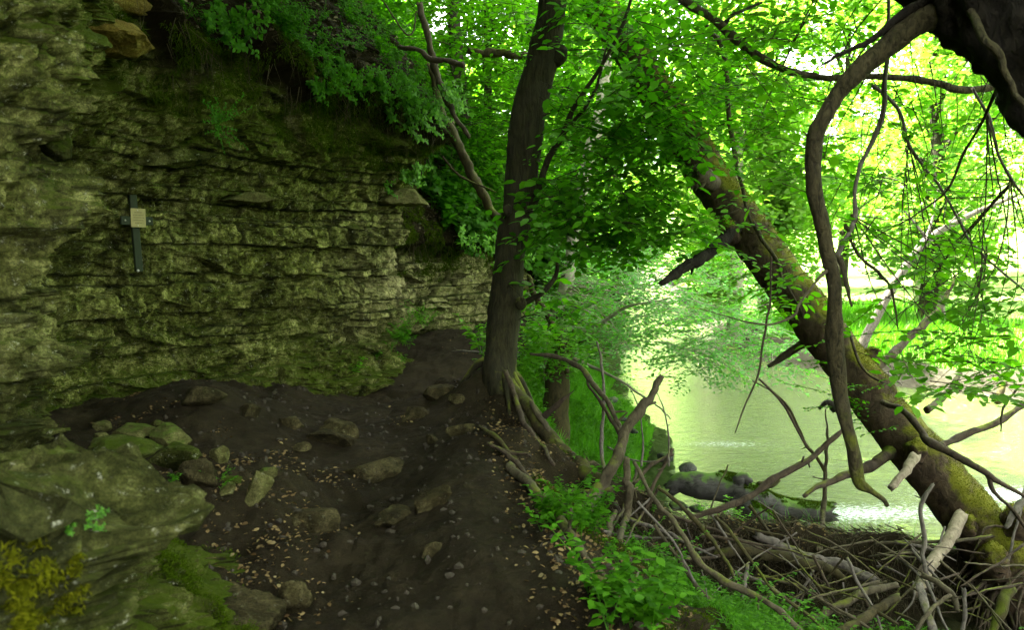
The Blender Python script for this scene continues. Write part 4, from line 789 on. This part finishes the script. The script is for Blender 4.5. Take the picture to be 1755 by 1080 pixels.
D([(1280, 970, 5.4), (1277, 1000, 5.35), (1272, 1030, 5.3)], [9, 10, 8], 'stick_grey', 'upright grey peg of wood below the green mossy branch', 39)
D([(1125, 1000, 4.75), (1098, 975, 4.8), (1085, 1010, 4.7)], [4, 5, 7], 'stick_grey', 'small pale bent stick lying among the herbs', 40)
D([(1750, 660, 5.9), (1720, 700, 5.9), (1716, 740, 5.9)], [4, 5, 3], 'stick_dark', 'fine dark twig at the right edge above the trunk', 41)
D([(1775, 850, 6.0), (1745, 870, 5.95), (1720, 905, 5.9)], [18, 16, 10], 'stick_grey', 'thick grey branch entering at the right edge beside the leaning trunk', 42)
D([(1095, 860, 5.2), (1150, 925, 5.1), (1190, 1000, 5.0)], [5, 6, 7], 'stick_grey', 'thin grey stick under the long winding branch', 43)
D([(1120, 900, 5.4), (1160, 950, 5.3), (1200, 1010, 5.1), (1240, 1040, 5.0)], [7, 8, 12, 10], 'stick', 'brown stick dipping into the herbs under the winding branch', 44)
D([(1350, 990, 5.6), (1410, 1030, 5.4), (1480, 1070, 5.2), (1520, 1100, 5.1)], [5, 6, 7, 6], 'stick', 'long thin stick running down through the dark hollow', 45)
D([(1445, 1000, 5.9), (1448, 1035, 5.7), (1452, 1060, 5.6)], [4, 5, 4], 'stick_grey', 'short upright straw coloured stick in the hollow', 46)
D([(1320, 1010, 5.0), (1390, 1060, 4.9), (1420, 1095, 4.8)], [6, 8, 8], 'stick_mossy', 'mossy stick at the bottom edge right of the herbs', 47)
D([(1652, 1010, 5.5), (1655, 1050, 5.45), (1648, 1095, 5.4)], [9, 10, 9], 'stick_grey', 'pale upright peg at the bottom edge right of the plank', 48)
# roots and sticks on the slope under the tree
D([(866, 640, 7.1), (885, 690, 6.8), (905, 735, 6.4), (935, 775, 6.1), (948, 800, 5.9)], [11, 13, 12, 10, 8], 'stick_dark', 'stout dark root running down the slope from the upright tree', 49, name='root', cat='root', seg=18)
D([(850, 770, 5.9), (890, 800, 5.7), (920, 850, 5.5), (925, 890, 5.3)], [9, 11, 10, 7], 'stick_dark', 'dark root curving beside the long bare stick', 50, name='root', cat='root')
D([(820, 730, 6.3), (850, 752, 6.1), (885, 790, 5.9)], [9, 12, 10], 'stick_mossy', 'green mossy root crossing the edge of the path', 51, name='root', cat='root')
D([(835, 760, 6.0), (870, 775, 5.9), (905, 778, 5.8)], [7, 9, 7], 'stick_dark', 'dark root sticking out towards the slope', 52, name='root', cat='root')
D([(905, 690, 7.0), (940, 735, 6.8), (985, 780, 6.6), (1030, 800, 6.4)], [10, 12, 10, 8], 'stick', 'brown stick lying along the top of the mossy fallen trunk', 53)
D([(1000, 985, 4.6), (1035, 998, 4.55), (1080, 1003, 4.5)], [22, 26, 22], 'stick_mossy', 'short soft green mossy log end above the bottom herbs', 54, name='log', cat='log', seg=20)
# dead wood hanging on the cliff top
D([(722, 12, 9.6), (748, 110, 9.5), (770, 175, 9.4), (803, 236, 9.3)], [14, 16, 16, 8], 'stick_dark', 'dead brown trunk leaning down from the soil above the cliff', 55, cat='branch')
D([(735, 110, 10.2), (775, 235, 10.2), (808, 300, 10.2), (860, 392, 10.1)], [14, 20, 22, 18], 'stick_mossy', 'mossy trunk leaning from the cliff top behind the upright tree', 56, cat='branch', seg=16)
D([(688, 78, 9.3), (740, 97, 9.2), (798, 112, 9.1)], [10, 12, 12], 'stick_dark', 'dark broken branch jutting level from the cliff top', 57)
D([(760, 270, 10.2), (790, 300, 10.1), (850, 330, 10.0)], [5, 5, 3], 'stick_mossy', 'thin mossy branch curving over the hanging roots', 58)
D([(900, 470, 9.2), (925, 520, 9.2), (960, 590, 9.1), (975, 640, 9.0)], [10, 14, 14, 12], 'stick_mossy', 'mossy sapling stem leaning right behind the upright tree', 59)
D([(800, 85, 12), (850, 88, 12), (905, 95, 12), (960, 100, 12)], [16, 20, 18, 14], 'stick_mossy', 'thick mossy bough crossing level behind the upright tree top', 60)
D([(655, 0, 8.6), (700, 60, 8.7), (715, 20, 8.8)], [3, 4, 3], 'stick_dark', 'looping thin root at the cliff edge', 61)
D([(775, 602, 10.9), (800, 603, 10.8), (826, 605, 10.7)], [4, 6, 5], 'stick_grey', 'short grey stick lying across the far end of the path', 62)
for (a_, lb) in (((1150, 700, 6.6), 'bare upright twig right of the thick straight branch'), ((1105, 700, 6.5), 'bare forked twig between the thick branch and the water')):
    D([(a_[0] - 5, 800, 6.4), (a_[0] - 3, 760, 6.5), (a_[0] - 12, 700, 6.5), (a_[0] - 30, 655, 6.6)], [5, 4, 3, 1.5], 'stick_grey', lb, int(a_[0]), side=1); 

# small tangled sticks of the heap
q = np.random.default_rng(21)
for i in range(75):
    x, y = q.uniform(1060, 1740), 0; y = np.interp(x, [1060, 1300, 1740], [850, 930, 965]) + q.uniform(-15, 120); d = np.interp(y, [850, 1080], [6.4, 5.3]) + q.uniform(-.15, .25)
    a = q.normal(.45, .55) if q.random() < .6 else q.normal(2.5, .5); L_ = q.uniform(50, 230); dx, dy = math.cos(a) * L_ * .5, math.sin(a) * L_ * .5; w_ = q.uniform(2.5, 8.5)
    D([(x - dx, y - dy, d + .12), (x + q.normal() * 5, y + q.normal() * 5, d), (x + dx, y + dy, d - .12)], [w_, w_ * .9, w_ * .45], q.choice(['stick', 'stick_grey', 'stick_dark', 'stick_mossy']), 'thin stick tangled in the brown debris heap', 400 + i, group='thin sticks tangled in the debris heap', seg=8, side=int(q.integers(0, 3)), kink=.04)
# ------------------------------------------------------------------ loose cover: litter, gravel, debris, moss, herbs
def scatter(n, x0, x1, y0, y1, r, test):
    x, y = r.uniform(x0, x1, n), r.uniform(y0, y1, n); L_ = land(x, y); k = test(x, y, *L_); return np.stack([x, y, L_[0]], -1)[k]
r = np.random.default_rng(99)
# dead leaves: thick along the foot of the wall, on the right shoulder and over the debris
pp = [scatter(5000, -1.75, -.7, 3.0, 4.9, r, lambda x, y, z, g, b, m, de, dn, df: (r.random(len(x)) < .22 * np.exp(-((x + 1.12 + .12 * (y - 3.5)) / .22) ** 2))),
      scatter(5200, -3.2, -.9, 2.6, 7.5, r, lambda x, y, z, g, b, m, de, dn, df: (fbm(x * 2, y * 2, o=2, seed=91) + .9 * ss(-x - .25 * y, -.2, .8) > .72)),
      scatter(8000, -.6, 1.2, 2.8, 8.5, r, lambda x, y, z, g, b, m, de, dn, df: (de > -.42) & (de < .5) & (r.random(len(x)) < ss(de, -.45, -.05))),
      scatter(1200, -3, 1, 2.8, 12, r, lambda x, y, z, g, b, m, de, dn, df: (de < 0) & (fbm(x * 1.5, y * 1.5, o=2, seed=94) > .45)),
      scatter(9000, 1.0, 3.2, 5.6, 8.2, r, lambda x, y, z, g, b, m, de, dn, df: (z > -1.2) & (x < 2.6 + r.normal(size=len(x)) * .3))]
pos = np.vstack(pp); n = len(pos); a = r.uniform(0, 6.28, n)
V, T = leaves_at(pos + (0, 0, .008), np.stack([np.cos(a), np.sin(a), r.normal(size=n) * .35], -1), np.stack([r.normal(size=n) * .5, r.normal(size=n) * .5, np.ones(n)], -1), r.uniform(.012, .040, n))
tag(MB().add(V, None, T).build('leaf_litter', M['deadleaf']), 'brown dead leaves scattered over the ground', 'leaf litter', kind='stuff')
pos = scatter(9000, -3.2, 1.4, 2.6, 12, r, lambda x, y, z, g, b, m, de, dn, df: (de < .5) & (fbm(x * 1.8, y * 1.8, o=3, seed=92) > -.15)); mb = MB(); V0, F0 = ICO[2]; V0 = V0[:42]
import bmesh as _b
bm = _b.new(); _b.ops.create_icosphere(bm, subdivisions=1, radius=1); V0 = np.array([v.co[:] for v in bm.verts]); F0 = np.array([[v.index for v in f.verts] for f in bm.faces]); bm.free()
crumbs = scatter(6000, -3.0, 1.2, 2.6, 8, r, lambda x, y, z, g, b, m, de, dn, df: de < .6); pos = np.vstack([pos[::3], crumbs]); n = len(pos); s_ = (.002 + .026 * r.random(n) ** 9)[:, None, None] * r.uniform(.5, 1.3, (n, 1, 3)); W = V0[None] * s_ * r.uniform(.75, 1.25, (n, 12, 1)) + pos[:, None]
mb.add(W.reshape(-1, 3), None, (F0[None] + (np.arange(n) * 12)[:, None, None]).reshape(-1, 3))
M['pebble'] = plain('pebble', (.022, .018, .008), .85, 8, .8); tag(mb.build('gravel', M['pebble'], smooth=False), 'small pebbles and crumbs of rock on the earth path', 'gravel', kind='stuff')
# brush debris on the ridge
p = scatter(60000, .6, 5.6, 5.4, 7.4, r, lambda x, y, z, g, b, m, de, dn, df: (z > -1.25) & (np.abs(y - 6.15 - (x - .95) * .1) < .62)); p = p[:5800]; n = len(p)
a = r.normal(.25, .75, n); l = r.uniform(.05, .34, n) * r.uniform(.4, 1, n); dv = np.stack([np.cos(a), np.sin(a), r.normal(-.05, .35, n)], -1) * l[:, None]; V, Q = prism(p + r.uniform(-.01, .07, (n, 1)) * np.array((0, 0, 1.)) - dv * .5, p + dv * .5 + (0, 0, .02), r.uniform(.0008, .0055, n), .001)
mb = MB().add(V, Q)
k = p[:, 1] < 6.1 + (p[:, 0] - .95) * .1; q = p[k][:2600]; n = len(q); dv = np.stack([r.normal(size=n) * .12, -.04 - r.random(n) * .12, -r.uniform(.05, .35, n)], -1); V, Q = prism(q + (0, -.02, .05), q + dv, r.uniform(.001, .004, n), .0006); mb.add(V, Q)
tag(mb.build('brush_debris', M['straw']), 'matted heap of flood washed twigs and roots', 'debris', kind='stuff')
# moss tufts on the cliff overhang, hanging strands, plants on the soil
CF = CV; fl = cv; fn = CNRM.reshape(-1, 3); so_ = soil.ravel(); yy_ = YY.ravel(); zz_ = Z_.ravel(); ov_ = over.ravel()
def csample(n, mask, jitter=.012):
    idx = np.where(mask)[0]; idx = idx[r.integers(0, len(idx), n)]; return fl[idx] + r.normal(size=(n, 3)) * jitter, fn[idx]
vis = (yy_ > 2.8) & (yy_ < 15) & (_py > -60)
nzm = fbm(fl[:, 0] * 1.6, fl[:, 1] * 1.6, fl[:, 2] * 1.6, o=3, seed=93)
nzf = fbm(fl[:, 0] * 7, fl[:, 1] * 7, fl[:, 2] * 7, o=3, seed=97)
mb = MB(); m = vis & (ov_ > -.35) & (ov_ < .55) & (nzm > -.1) & (yy_ > 5.6); p, nn = csample(60000, m); fuzz(mb, p, nn * .7, .045, .16, .7, down=1.3, seed=1)
m = vis & (yy_ > 10.8) & (ov_ > -.15) & (ov_ < 2.2) & (nzm > -.35); p, nn = csample(60000, m); fuzz(mb, p, nn * .7, .06, .14, .7, down=1.3, seed=2)
tag(mb.build('hanging_moss', M['mossdeep']), 'moss hanging from the lip of the cliff', 'moss', kind='stuff')
mb = MB(); m = vis & (zz_ < .9) & (zz_ > -.1) & (nzm > .1) & (yy_ > 5); p, nn = csample(26000, m); fuzz(mb, p, nn, .018, .3, .7, seed=3)
m = (yy_ > 2.9) & (yy_ < 4.1) & (zz_ < .62) & (zz_ > 0) & (nzm > -.1) & (_px > 215); p, nn = csample(26000, m); fuzz(mb, p, nn, .014, .3, .7, seed=6)
m = vis & (fn[:, 2] > .45) & (nzm > .0) & (ov_ < -.1); p, nn = csample(26000, m); fuzz(mb, p, nn, .016, .3, .7, seed=4)
p = scatter(60000, -.3, 1.3, 3.2, 8.4, r, lambda x, y, z, g, b, m, de, dn, df: (de > -.12) & (de < 1.0) & (fbm(x * 2.6, y * 2.6, o=3, seed=98) > .22)); fuzz(mb, p, np.tile((.3, -.1, .9), (len(p), 1)), .022, .3, .7, seed=5)
m = (np.hypot((_px - 45) / 95, (_py - 1010) / 110) + .45 * nzf < .9) & (_pd < 3.6); p, nn = csample(30000, m); mb2 = MB(); fuzz(mb2, p, nn, .020, .28, .7, seed=7); tag(mb2.build('yellow_moss', M['moss']), 'yellow green moss cushion on the nearest rock', 'moss', kind='stuff')
tag(mb.build('wall_moss', M['mossdeep']), 'moss cushions on the ledges and foot of the cliff and on the slope', 'moss', kind='stuff')
mb = MB(); m = vis & (yy_ > 5.4) & (ov_ > -.1) & (ov_ < 2.4); p, nn = csample(1500, m); n = len(p); l = r.uniform(.08, .5, (n, 1)); e1 = p + nn * .05 + (0, 0, 0) - l * .4 * np.array((0, 0, 1.)) + r.normal(size=(n, 3)) * .04; e2 = e1 - l * .6 * np.array((0, 0, 1.)) + r.normal(size=(n, 3)) * .05
V, Q = prism(p, e1, r.uniform(.0012, .006, n), .0015); mb.add(V, Q); V, Q = prism(e1, e2, .0015, .0006); mb.add(V, Q)
a = r.uniform(0, 6.28, 5200); p, nn = csample(5200, vis & (yy_ > 5.4) & (ov_ > .3)); V, T = leaves_at(p + nn * .01, np.stack([np.cos(a), np.sin(a), 0 * a - .3], -1), nn + r.normal(size=nn.shape) * .5, r.uniform(.02, .06, 5200)); mb.add(V, None, T)
tag(mb.build('hanging_roots', M['straw']), 'fine roots and dead leaves hanging from the soil above the cliff', 'roots', kind='stuff')
def herb(seed, stems=5, h=.3, leaf=.07, spread=.5, nl=5, narrow=False):
    q = np.random.default_rng(seed); pos, xd, zd, sz, A, B = [], [], [], [], [], []
    for s in range(stems):
        a = q.uniform(0, 6.28); hh = h * q.uniform(.5, 1.1); tip = np.array((math.cos(a) * spread * hh, math.sin(a) * spread * hh, hh)); mid = tip * (.4, .4, .62); A += [np.zeros(3), mid]; B += [mid, tip]
        for i in range(nl):
            t_ = .35 + .65 * i / (nl - 1); c = mid * 2 * t_ if t_ < .5 else mid + (tip - mid) * (t_ - .5) * 2
            for sd in ((0, 2.1, 4.2) if i == nl - 1 else (0, 3.14)):
                b = a + 1.57 * i + sd + q.normal() * .3; pos.append(c); xd.append((math.cos(b), math.sin(b), q.uniform(-.35, .25))); zd.append((q.normal() * .25, q.normal() * .25, 1)); sz.append(leaf * q.uniform(.6, 1.1) * (1 - .3 * t_))
    LVs, LT = leaves_at(np.array(pos), np.array(xd), np.array(zd), np.array(sz)); TV, TQ = prism(np.array(A), np.array(B), .0022, .0014); return LVs, LT, TV, TQ
HB = [herb(s, 4 + s % 3, .26, .075, .6) for s in range(4)]; FN = [herb(s + 9, 7, .30, .05, 1.3, 8) for s in range(3)]
def put_herbs(mb, pts, ups, sc, kinds=HB):
    for i, (p_, u_) in enumerate(zip(pts, ups)):
        lv, lt, tv, tq = kinds[i % len(kinds)]; a = r.uniform(0, 6.28); z = nrm(np.asarray(u_, float)); x = nrm(np.cross(z, (math.sin(a), math.cos(a), .1))); y = np.cross(z, x); Rm = np.stack([x, y, z], -1) * sc * r.uniform(.6, 1.25)
        mb.add(lv @ Rm.T + p_, None, lt, 0); mb.add(tv @ Rm.T + p_, tq, None, 0)
# plants one can point at
def plant(px, py, label, sc, n, spread, kinds=HB, m_='leaf_mid', d=None, up=(0, 0, 1), seed=0, name='herb'):
    if d is None: c, _ = G(px, py)
    else: c = P(px, py, d)
    mb = MB(); q = np.random.default_rng(seed + 5); pts = []
    for i in range(n):
        x, y = c[0] + q.normal() * spread * .72, c[1] + q.normal() * spread * .72; z = H(x, y)[0] if d is None else c[2] + q.normal() * spread * .45; pts.append((x, y, z))
    put_herbs(mb, pts, [up] * n, sc, kinds); return tag(mb.build(name, M[m_], origin=c), label, 'plant')
plant(595, 662, 'bright leafy plant growing at the foot of the cliff beside the path', 1.15, 7, .12, seed=1, m_='leaf_light')
plant(690, 590, 'leafy plants climbing the foot of the cliff corner at the far path', 1.1, 10, .22, d=10.3, seed=2)
plant(712, 560, 'pale grassy tuft on the cliff corner above the far path', 1.0, 6, .15, kinds=FN, d=10.9, seed=3, m_='leaf_light')
plant(150, 915, 'small blurred seedling growing from the nearest boulder', .16, 6, .04, d=2.2, seed=4, m_='leaf_mid', up=(.6, -.5, .6))
plant(300, 830, 'tiny bright seedling in the crack under the stone heap', .35, 2, .02, d=3.7, seed=5)
plant(372, 835, 'tiny fern between the flat stones right of the heap', .35, 2, .03, kinds=FN, seed=6)
plant(945, 905, 'broad leaved plant spreading over the slope below the long bare stick', 1.0, 6, .14, seed=7, m_='leaf_mid')
plant(1050, 1060, 'leafy plant at the bottom edge beside the end of the path', .95, 14, .14, seed=8, m_='leaf_mid')
plant(960, 700, 'fern like plant hanging over the mossy fallen trunk', 1.1, 7, .2, kinds=FN, seed=9, m_='leaf_light')
plant(1000, 905, 'young plant between the long bare stick and the upright bent branch', .9, 9, .14, seed=10)
plant(1015, 745, 'green plant behind the crossing branches', 1.0, 8, .25, seed=11)
plant(1250, 905, 'bright leafy plants on the shore in front of the river log', .8, 9, .14, d=7.9, seed=12, m_='leaf_light')
plant(380, 55, 'dark leafy plant hanging over the rock at the upper left', 1.0, 9, .2, d=7.0, seed=13, up=(.8, -.6, -.1), m_='leaf_deep')
plant(370, 215, 'small fern in a crack of the cliff above the ledge', .7, 4, .06, kinds=FN, d=6.9, seed=14, up=(.8, -.6, 0), m_='leaf_deep')
plant(560, 130, 'dark nettles hanging over the edge of the cliff', 1.0, 14, .25, d=8.2, seed=15, up=(.7, -.5, -.1), m_='leaf_deep')
plant(640, 150, 'bright herbs drooping from the cliff edge near its corner', 1.0, 18, .28, d=8.9, seed=16, up=(.7, -.5, 0), m_='leaf_deep')
plant(715, 200, 'leafy herbs tumbling down the end of the cliff top', 1.1, 18, .28, d=9.6, seed=17, up=(.7, -.5, .1), m_='leaf_mid')
plant(690, 300, 'thin herbs below the corner of the overhang', 1.0, 8, .15, d=9.9, seed=18, up=(.7, -.5, 0), m_='leaf_mid')
plant(470, 60, 'ferns on the dark soil above the cliff', 1.0, 10, .28, kinds=FN, d=7.9, seed=19, up=(.6, -.4, .5), m_='leaf_deep')
plant(840, 430, 'bright leaves at the far end of the cliff beside the upright tree', 1.2, 10, .3, d=11.8, seed=20, up=(.6, -.5, .3), m_='leaf_light')
plant(905, 620, 'nettles on the grassy bank just right of the upright tree', 1.4, 22, .35, d=8.7, seed=21, m_='leaf_light')
# uncounted green cover
mb = MB(); p = scatter(2600, .45, 4.0, 3.7, 5.8, r, lambda x, y, z, g, b, m, de, dn, df: (de > .7) & (x > .8) & (y < 5.35)); put_herbs(mb, p[:120], [(0, 0, 1)] * len(p), .75, HB[:2] + FN); put_herbs(mb, p[120:300], [(0, 0, 1)] * len(p), .42)
p = scatter(3000, .2, 2.4, 8.3, 15, r, lambda x, y, z, g, b, m, de, dn, df: (g > .4) & (dn > .15)); put_herbs(mb, p[:420], [(0, 0, 1)] * len(p), .9)
p = scatter(900, .0, 1.4, 3.6, 7.5, r, lambda x, y, z, g, b, m, de, dn, df: (de > .15)); put_herbs(mb, p[:60], [(0, 0, 1)] * len(p), .5)
tag(mb.build('ground_herbs', M['leaf_mid']), 'low broad leaved herbs covering the slope', 'ground cover', kind='stuff')
mb = MB(); idx = np.where((ov_ > .25) & (yy_ > 5.2) & (yy_ < 26) & (nzm > -.05) & ((yy_ < 10.6) | (yy_ > 13)))[0]; idx = idx[r.integers(0, len(idx), 480)]; put_herbs(mb, fl[idx], nrm(fn[idx] * .6 + np.array((.1, -.1, .6))), .85, HB + FN)
idx = np.where((ov_ > .3) & (ov_ < 1.9) & (yy_ > 5.8) & (yy_ < 11))[0]; idx = idx[r.integers(0, len(idx), 230)]; put_herbs(mb, fl[idx], nrm(fn[idx] * .7 + np.array((.1, -.1, .3))), .62, HB + FN)
idx = np.where((yy_ > 12.6) & (yy_ < 30) & (ov_ > .1) & (ov_ < 5))[0]; idx = idx[r.integers(0, len(idx), 900)]; put_herbs(mb, fl[idx], nrm(fn[idx] * .6 + np.array((.1, -.1, .6))), 2.2, HB)
tag(mb.build('hillside_herbs', M['leaf_deep']), 'herbs and ferns growing on the slope above the cliff', 'ground cover', kind='stuff')
# ------------------------------------------------------------------ woods on the far bank, added shade trees above the cliff
def blob_tree(name, label, x, y, h, rad, n, leaf, lmat, bark='bark_dark', group=None, lean=(0, 0), low=.12, seed=0, tr=.17):
    r = np.random.default_rng(seed); z0 = H(x, y)[0] if not isinstance(low, tuple) else low[1]; lo = low if not isinstance(low, tuple) else low[0]
    t = thing(name, label, 'tree', (x, y, z0), group); m = MB(); top = np.array((x + lean[0], y + lean[1], z0 + h * .9)); b = np.array((x, y, z0 - .2))
    C, _ = tube(m, [b, b + (top - b) * .4 + (r.normal() * .2, r.normal() * .2, 0), b + (top - b) * .75, top], [tr, tr * .8, tr * .5, tr * .15], seg=14, n=40, seed=seed); m.build('trunk', M[bark], t)
    k = 30; cz = r.uniform(lo * h, h, k); w_ = np.sin(np.clip((cz / h - lo) / (1 - lo), .04, 1) * np.pi * .86 + .25) ** .7; a = r.uniform(0, 6.28, k); rr = rad * w_ * r.uniform(.25, .8, k)
    cc = np.stack([x + lean[0] * cz / h + np.cos(a) * rr, y + lean[1] * cz / h + np.sin(a) * rr, z0 + cz], -1); sz = rad * r.uniform(.28, .5, k)
    tm = MB()
    for c in cc[::3]:
        s0 = C[min(39, max(6, int(39 * (c[2] - z0) / h * .8)))]; tube(tm, [s0, (s0 + c) / 2 + (0, 0, .1 * rad), c], [tr * .28, tr * .18, tr * .05], seg=5, n=8, seed=seed, jag=0)
    tm.build('limbs', M[bark], t)
    i = r.integers(0, k, n); d = nrm(r.normal(size=(n, 3))); rad_ = sz[i] * r.uniform(.35, 1.05, n) ** .6
    pos = cc[i] + d * rad_[:, None] * np.array((1, 1, .62)); keep = fbm(pos[:, 0] * 1.6 / (leaf * 7), pos[:, 1] * 1.6 / (leaf * 7), pos[:, 2] * 2.4 / (leaf * 7), o=2, seed=seed) > -.28
    pos = pos[keep]; n = len(pos); xd = r.normal(size=(n, 3)) * (1, 1, .35) + (0, 0, -.2); zd = r.normal(size=(n, 3)) * .45 + (0, 0, 1)
    V, T = leaves_at(pos, xd, zd, leaf * r.uniform(.6, 1.3, n), LF); MB().add(V, None, T).build('crown', M[lmat], t)
    return t
FB = 'trees of the far bank'
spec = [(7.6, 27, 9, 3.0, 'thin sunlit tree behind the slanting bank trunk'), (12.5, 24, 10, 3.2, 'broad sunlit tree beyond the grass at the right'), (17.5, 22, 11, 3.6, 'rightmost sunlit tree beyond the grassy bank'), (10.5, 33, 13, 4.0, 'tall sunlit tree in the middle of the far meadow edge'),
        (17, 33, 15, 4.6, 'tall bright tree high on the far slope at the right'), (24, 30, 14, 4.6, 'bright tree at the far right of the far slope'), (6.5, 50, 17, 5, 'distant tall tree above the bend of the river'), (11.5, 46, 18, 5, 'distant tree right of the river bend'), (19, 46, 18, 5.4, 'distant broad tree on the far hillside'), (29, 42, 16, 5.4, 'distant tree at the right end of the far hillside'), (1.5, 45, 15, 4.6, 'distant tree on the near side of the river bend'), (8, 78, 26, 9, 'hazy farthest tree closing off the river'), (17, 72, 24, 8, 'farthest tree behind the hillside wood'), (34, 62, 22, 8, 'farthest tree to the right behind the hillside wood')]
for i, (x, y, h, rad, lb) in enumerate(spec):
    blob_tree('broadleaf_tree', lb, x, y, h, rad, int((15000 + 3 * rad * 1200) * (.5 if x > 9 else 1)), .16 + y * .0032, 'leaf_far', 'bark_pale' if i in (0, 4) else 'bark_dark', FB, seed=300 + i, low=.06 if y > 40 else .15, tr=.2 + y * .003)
for i, (x, y, h, rad, lb) in enumerate([(1.6, 23, 10, 2.6, 'bushy tree on the near bank beyond the grass'), (2.6, 31, 13, 3.4, 'tall tree on the near bank further up the river'), (-.6, 19.5, 9, 2.4, 'shrubby tree above the far end of the path')]):
    blob_tree('bank_tree', lb, x, y, h, rad, 22000, .15, 'leaf_light', 'bark_dark', 'trees along the near bank', seed=340 + i, low=.05)
# trees added above the cliff, mostly out of view, to shade the path
cg = 'shade trees added on top of the cliff'
for i, (x, y, z, h, rad, lb) in enumerate([(-5.2, 4.5, 6.5, 9, 4.0, 'added shade tree on the cliff top nearest the camera'), (-5.0, 9.5, 5.6, 9, 4.2, 'added shade tree on the cliff top above the cross'), (-3.6, 14.0, 5.6, 9, 4.0, 'added shade tree on the cliff top behind the soil slope'), (-4.6, 21.5, 6, 10, 4.0, 'added shade tree on the cliff top beyond the path bend'), (-7.5, -1.5, 6.5, 9, 4.0, 'added shade tree on the cliff top behind the camera'), (-3.2, 29, 4, 13, 4.4, 'added shade tree high on the near slope far along the path')]):
    blob_tree('cliff_top_shade_tree', lb, x, y, h, rad, 26000, .26, 'leaf_mid', 'bark_dark', cg, seed=360 + i, low=(.12, z), tr=.25)
# two bare trunks on the far bank
for lb, pts, ws in (('slanting bare grey trunk standing on the far bank', [(1478, 592, 19.5), (1510, 530, 19.5), (1550, 460, 19.5), (1590, 410, 19.6), (1650, 375, 19.7), (1740, 335, 19.9)], [16, 15, 14, 15, 10, 6]),
                    ('white upright trunk shining in the sun behind the slanting one', [(1614, 575, 24), (1612, 500, 24), (1610, 420, 24), (1612, 250, 24), (1616, 60, 24)], [18, 17, 15, 13, 8])):
    b = P(*pts[0]); z = H(b[0], b[1])[0]; t = thing('bare_tree', lb, 'tree', (b[0], b[1], z), None); m = MB(); p = [P(*q) for q in pts]; q0 = p[0].copy(); q0[2] = z - .1
    tube(m, [q0] + p, [pw(a, 20) for a in [ws[0] * 1.2] + ws], seg=12, n=50, seed=9, kink=.02); m.build('trunk', M['stick_grey' if 'slanting bare' in lb else 'bark_pale'], t)
    m = MB(); c = p[3]
    for e in ((.6, 0, .5), (-.5, .2, .7), (.3, .3, .9)): tube(m, [c, c + np.array(e) * .6, c + np.array(e) * 1.6], [.05, .03, .01], seg=6, n=12, seed=3, kink=.1)
    m.build('limbs', M['stick_grey'], t)
# grass
def blades(mb, pos, h, w_, r, lean=.45, up=(0, 0, 1)):
    n = len(pos); a = r.uniform(0, 6.28, n); s = np.stack([np.cos(a), np.sin(a), 0 * a], -1); b = r.uniform(0, 6.28, n); l = np.stack([np.cos(b), np.sin(b), 0 * b], -1) * (lean * r.uniform(.3, 1.4, n))[:, None]
    h = (h * r.uniform(.4, 1.35, n))[:, None]; w_ = w_ * r.uniform(.7, 1.3, n)[:, None]
    p1 = pos + (l * .25 + (0, 0, .5)) * h; p2 = pos + (l + (0, 0, .85)) * h
    V = np.stack([pos - s * w_, pos + s * w_, p1 + s * w_ * .8, p1 - s * w_ * .8, p2], 1).reshape(-1, 3); b = np.arange(n) * 5
    mb.add(V, np.stack([b, b + 1, b + 2, b + 3], -1), np.stack([b + 3, b + 2, b + 4], -1))
def scatter(n, x0, x1, y0, y1, r, test):
    x, y = r.uniform(x0, x1, n), r.uniform(y0, y1, n); L_ = land(x, y); k = test(x, y, *L_); return np.stack([x, y, L_[0]], -1)[k]
r = np.random.default_rng(77)
mb = MB(); p = scatter(90000, .1, 3.4, 8.2, 18, r, lambda x, y, z, g, b, m, de, dn, df: (g > .35) & (dn > .1) & (de > .1)); blades(mb, p, .22, .004, r)
p = scatter(26000, .5, 4.2, 3.6, 6.0, r, lambda x, y, z, g, b, m, de, dn, df: (de > .75) & (x > .75) & (fbm(x * 1.5, y * 1.5, o=2, seed=5) > -.1) & (y < 5.5)); blades(mb, p, .11, .003, r, .9)
p = scatter(9000, .1, 5, 6.6, 9, r, lambda x, y, z, g, b, m, de, dn, df: (dn > .02) & (fbm(x * 1.5, y * 1.5, o=2, seed=6) > .2)); blades(mb, p, .13, .003, r, .8)
p = scatter(300, 2.6, 4.2, 8.0, 8.7, r, lambda x, y, z, g, b, m, de, dn, df: (dn > -.15)); blades(mb, p, .5, .002, r, .3)
tag(mb.build('grass', M['grass']), 'green grass growing on the near river bank', 'grass', kind='stuff')
mb = MB(); p = scatter(60000, 6.5, 26, 12, 30, r, lambda x, y, z, g, b, m, de, dn, df: (df > .8) & (df < 7) & (r.random(len(x)) < np.clip(1.2 - df * .12, .2, 1))); blades(mb, p, .45, .012, r, .4)
tag(mb.build('reeds', M['grass']), 'tall bright grass along the far bank', 'grass', kind='stuff')
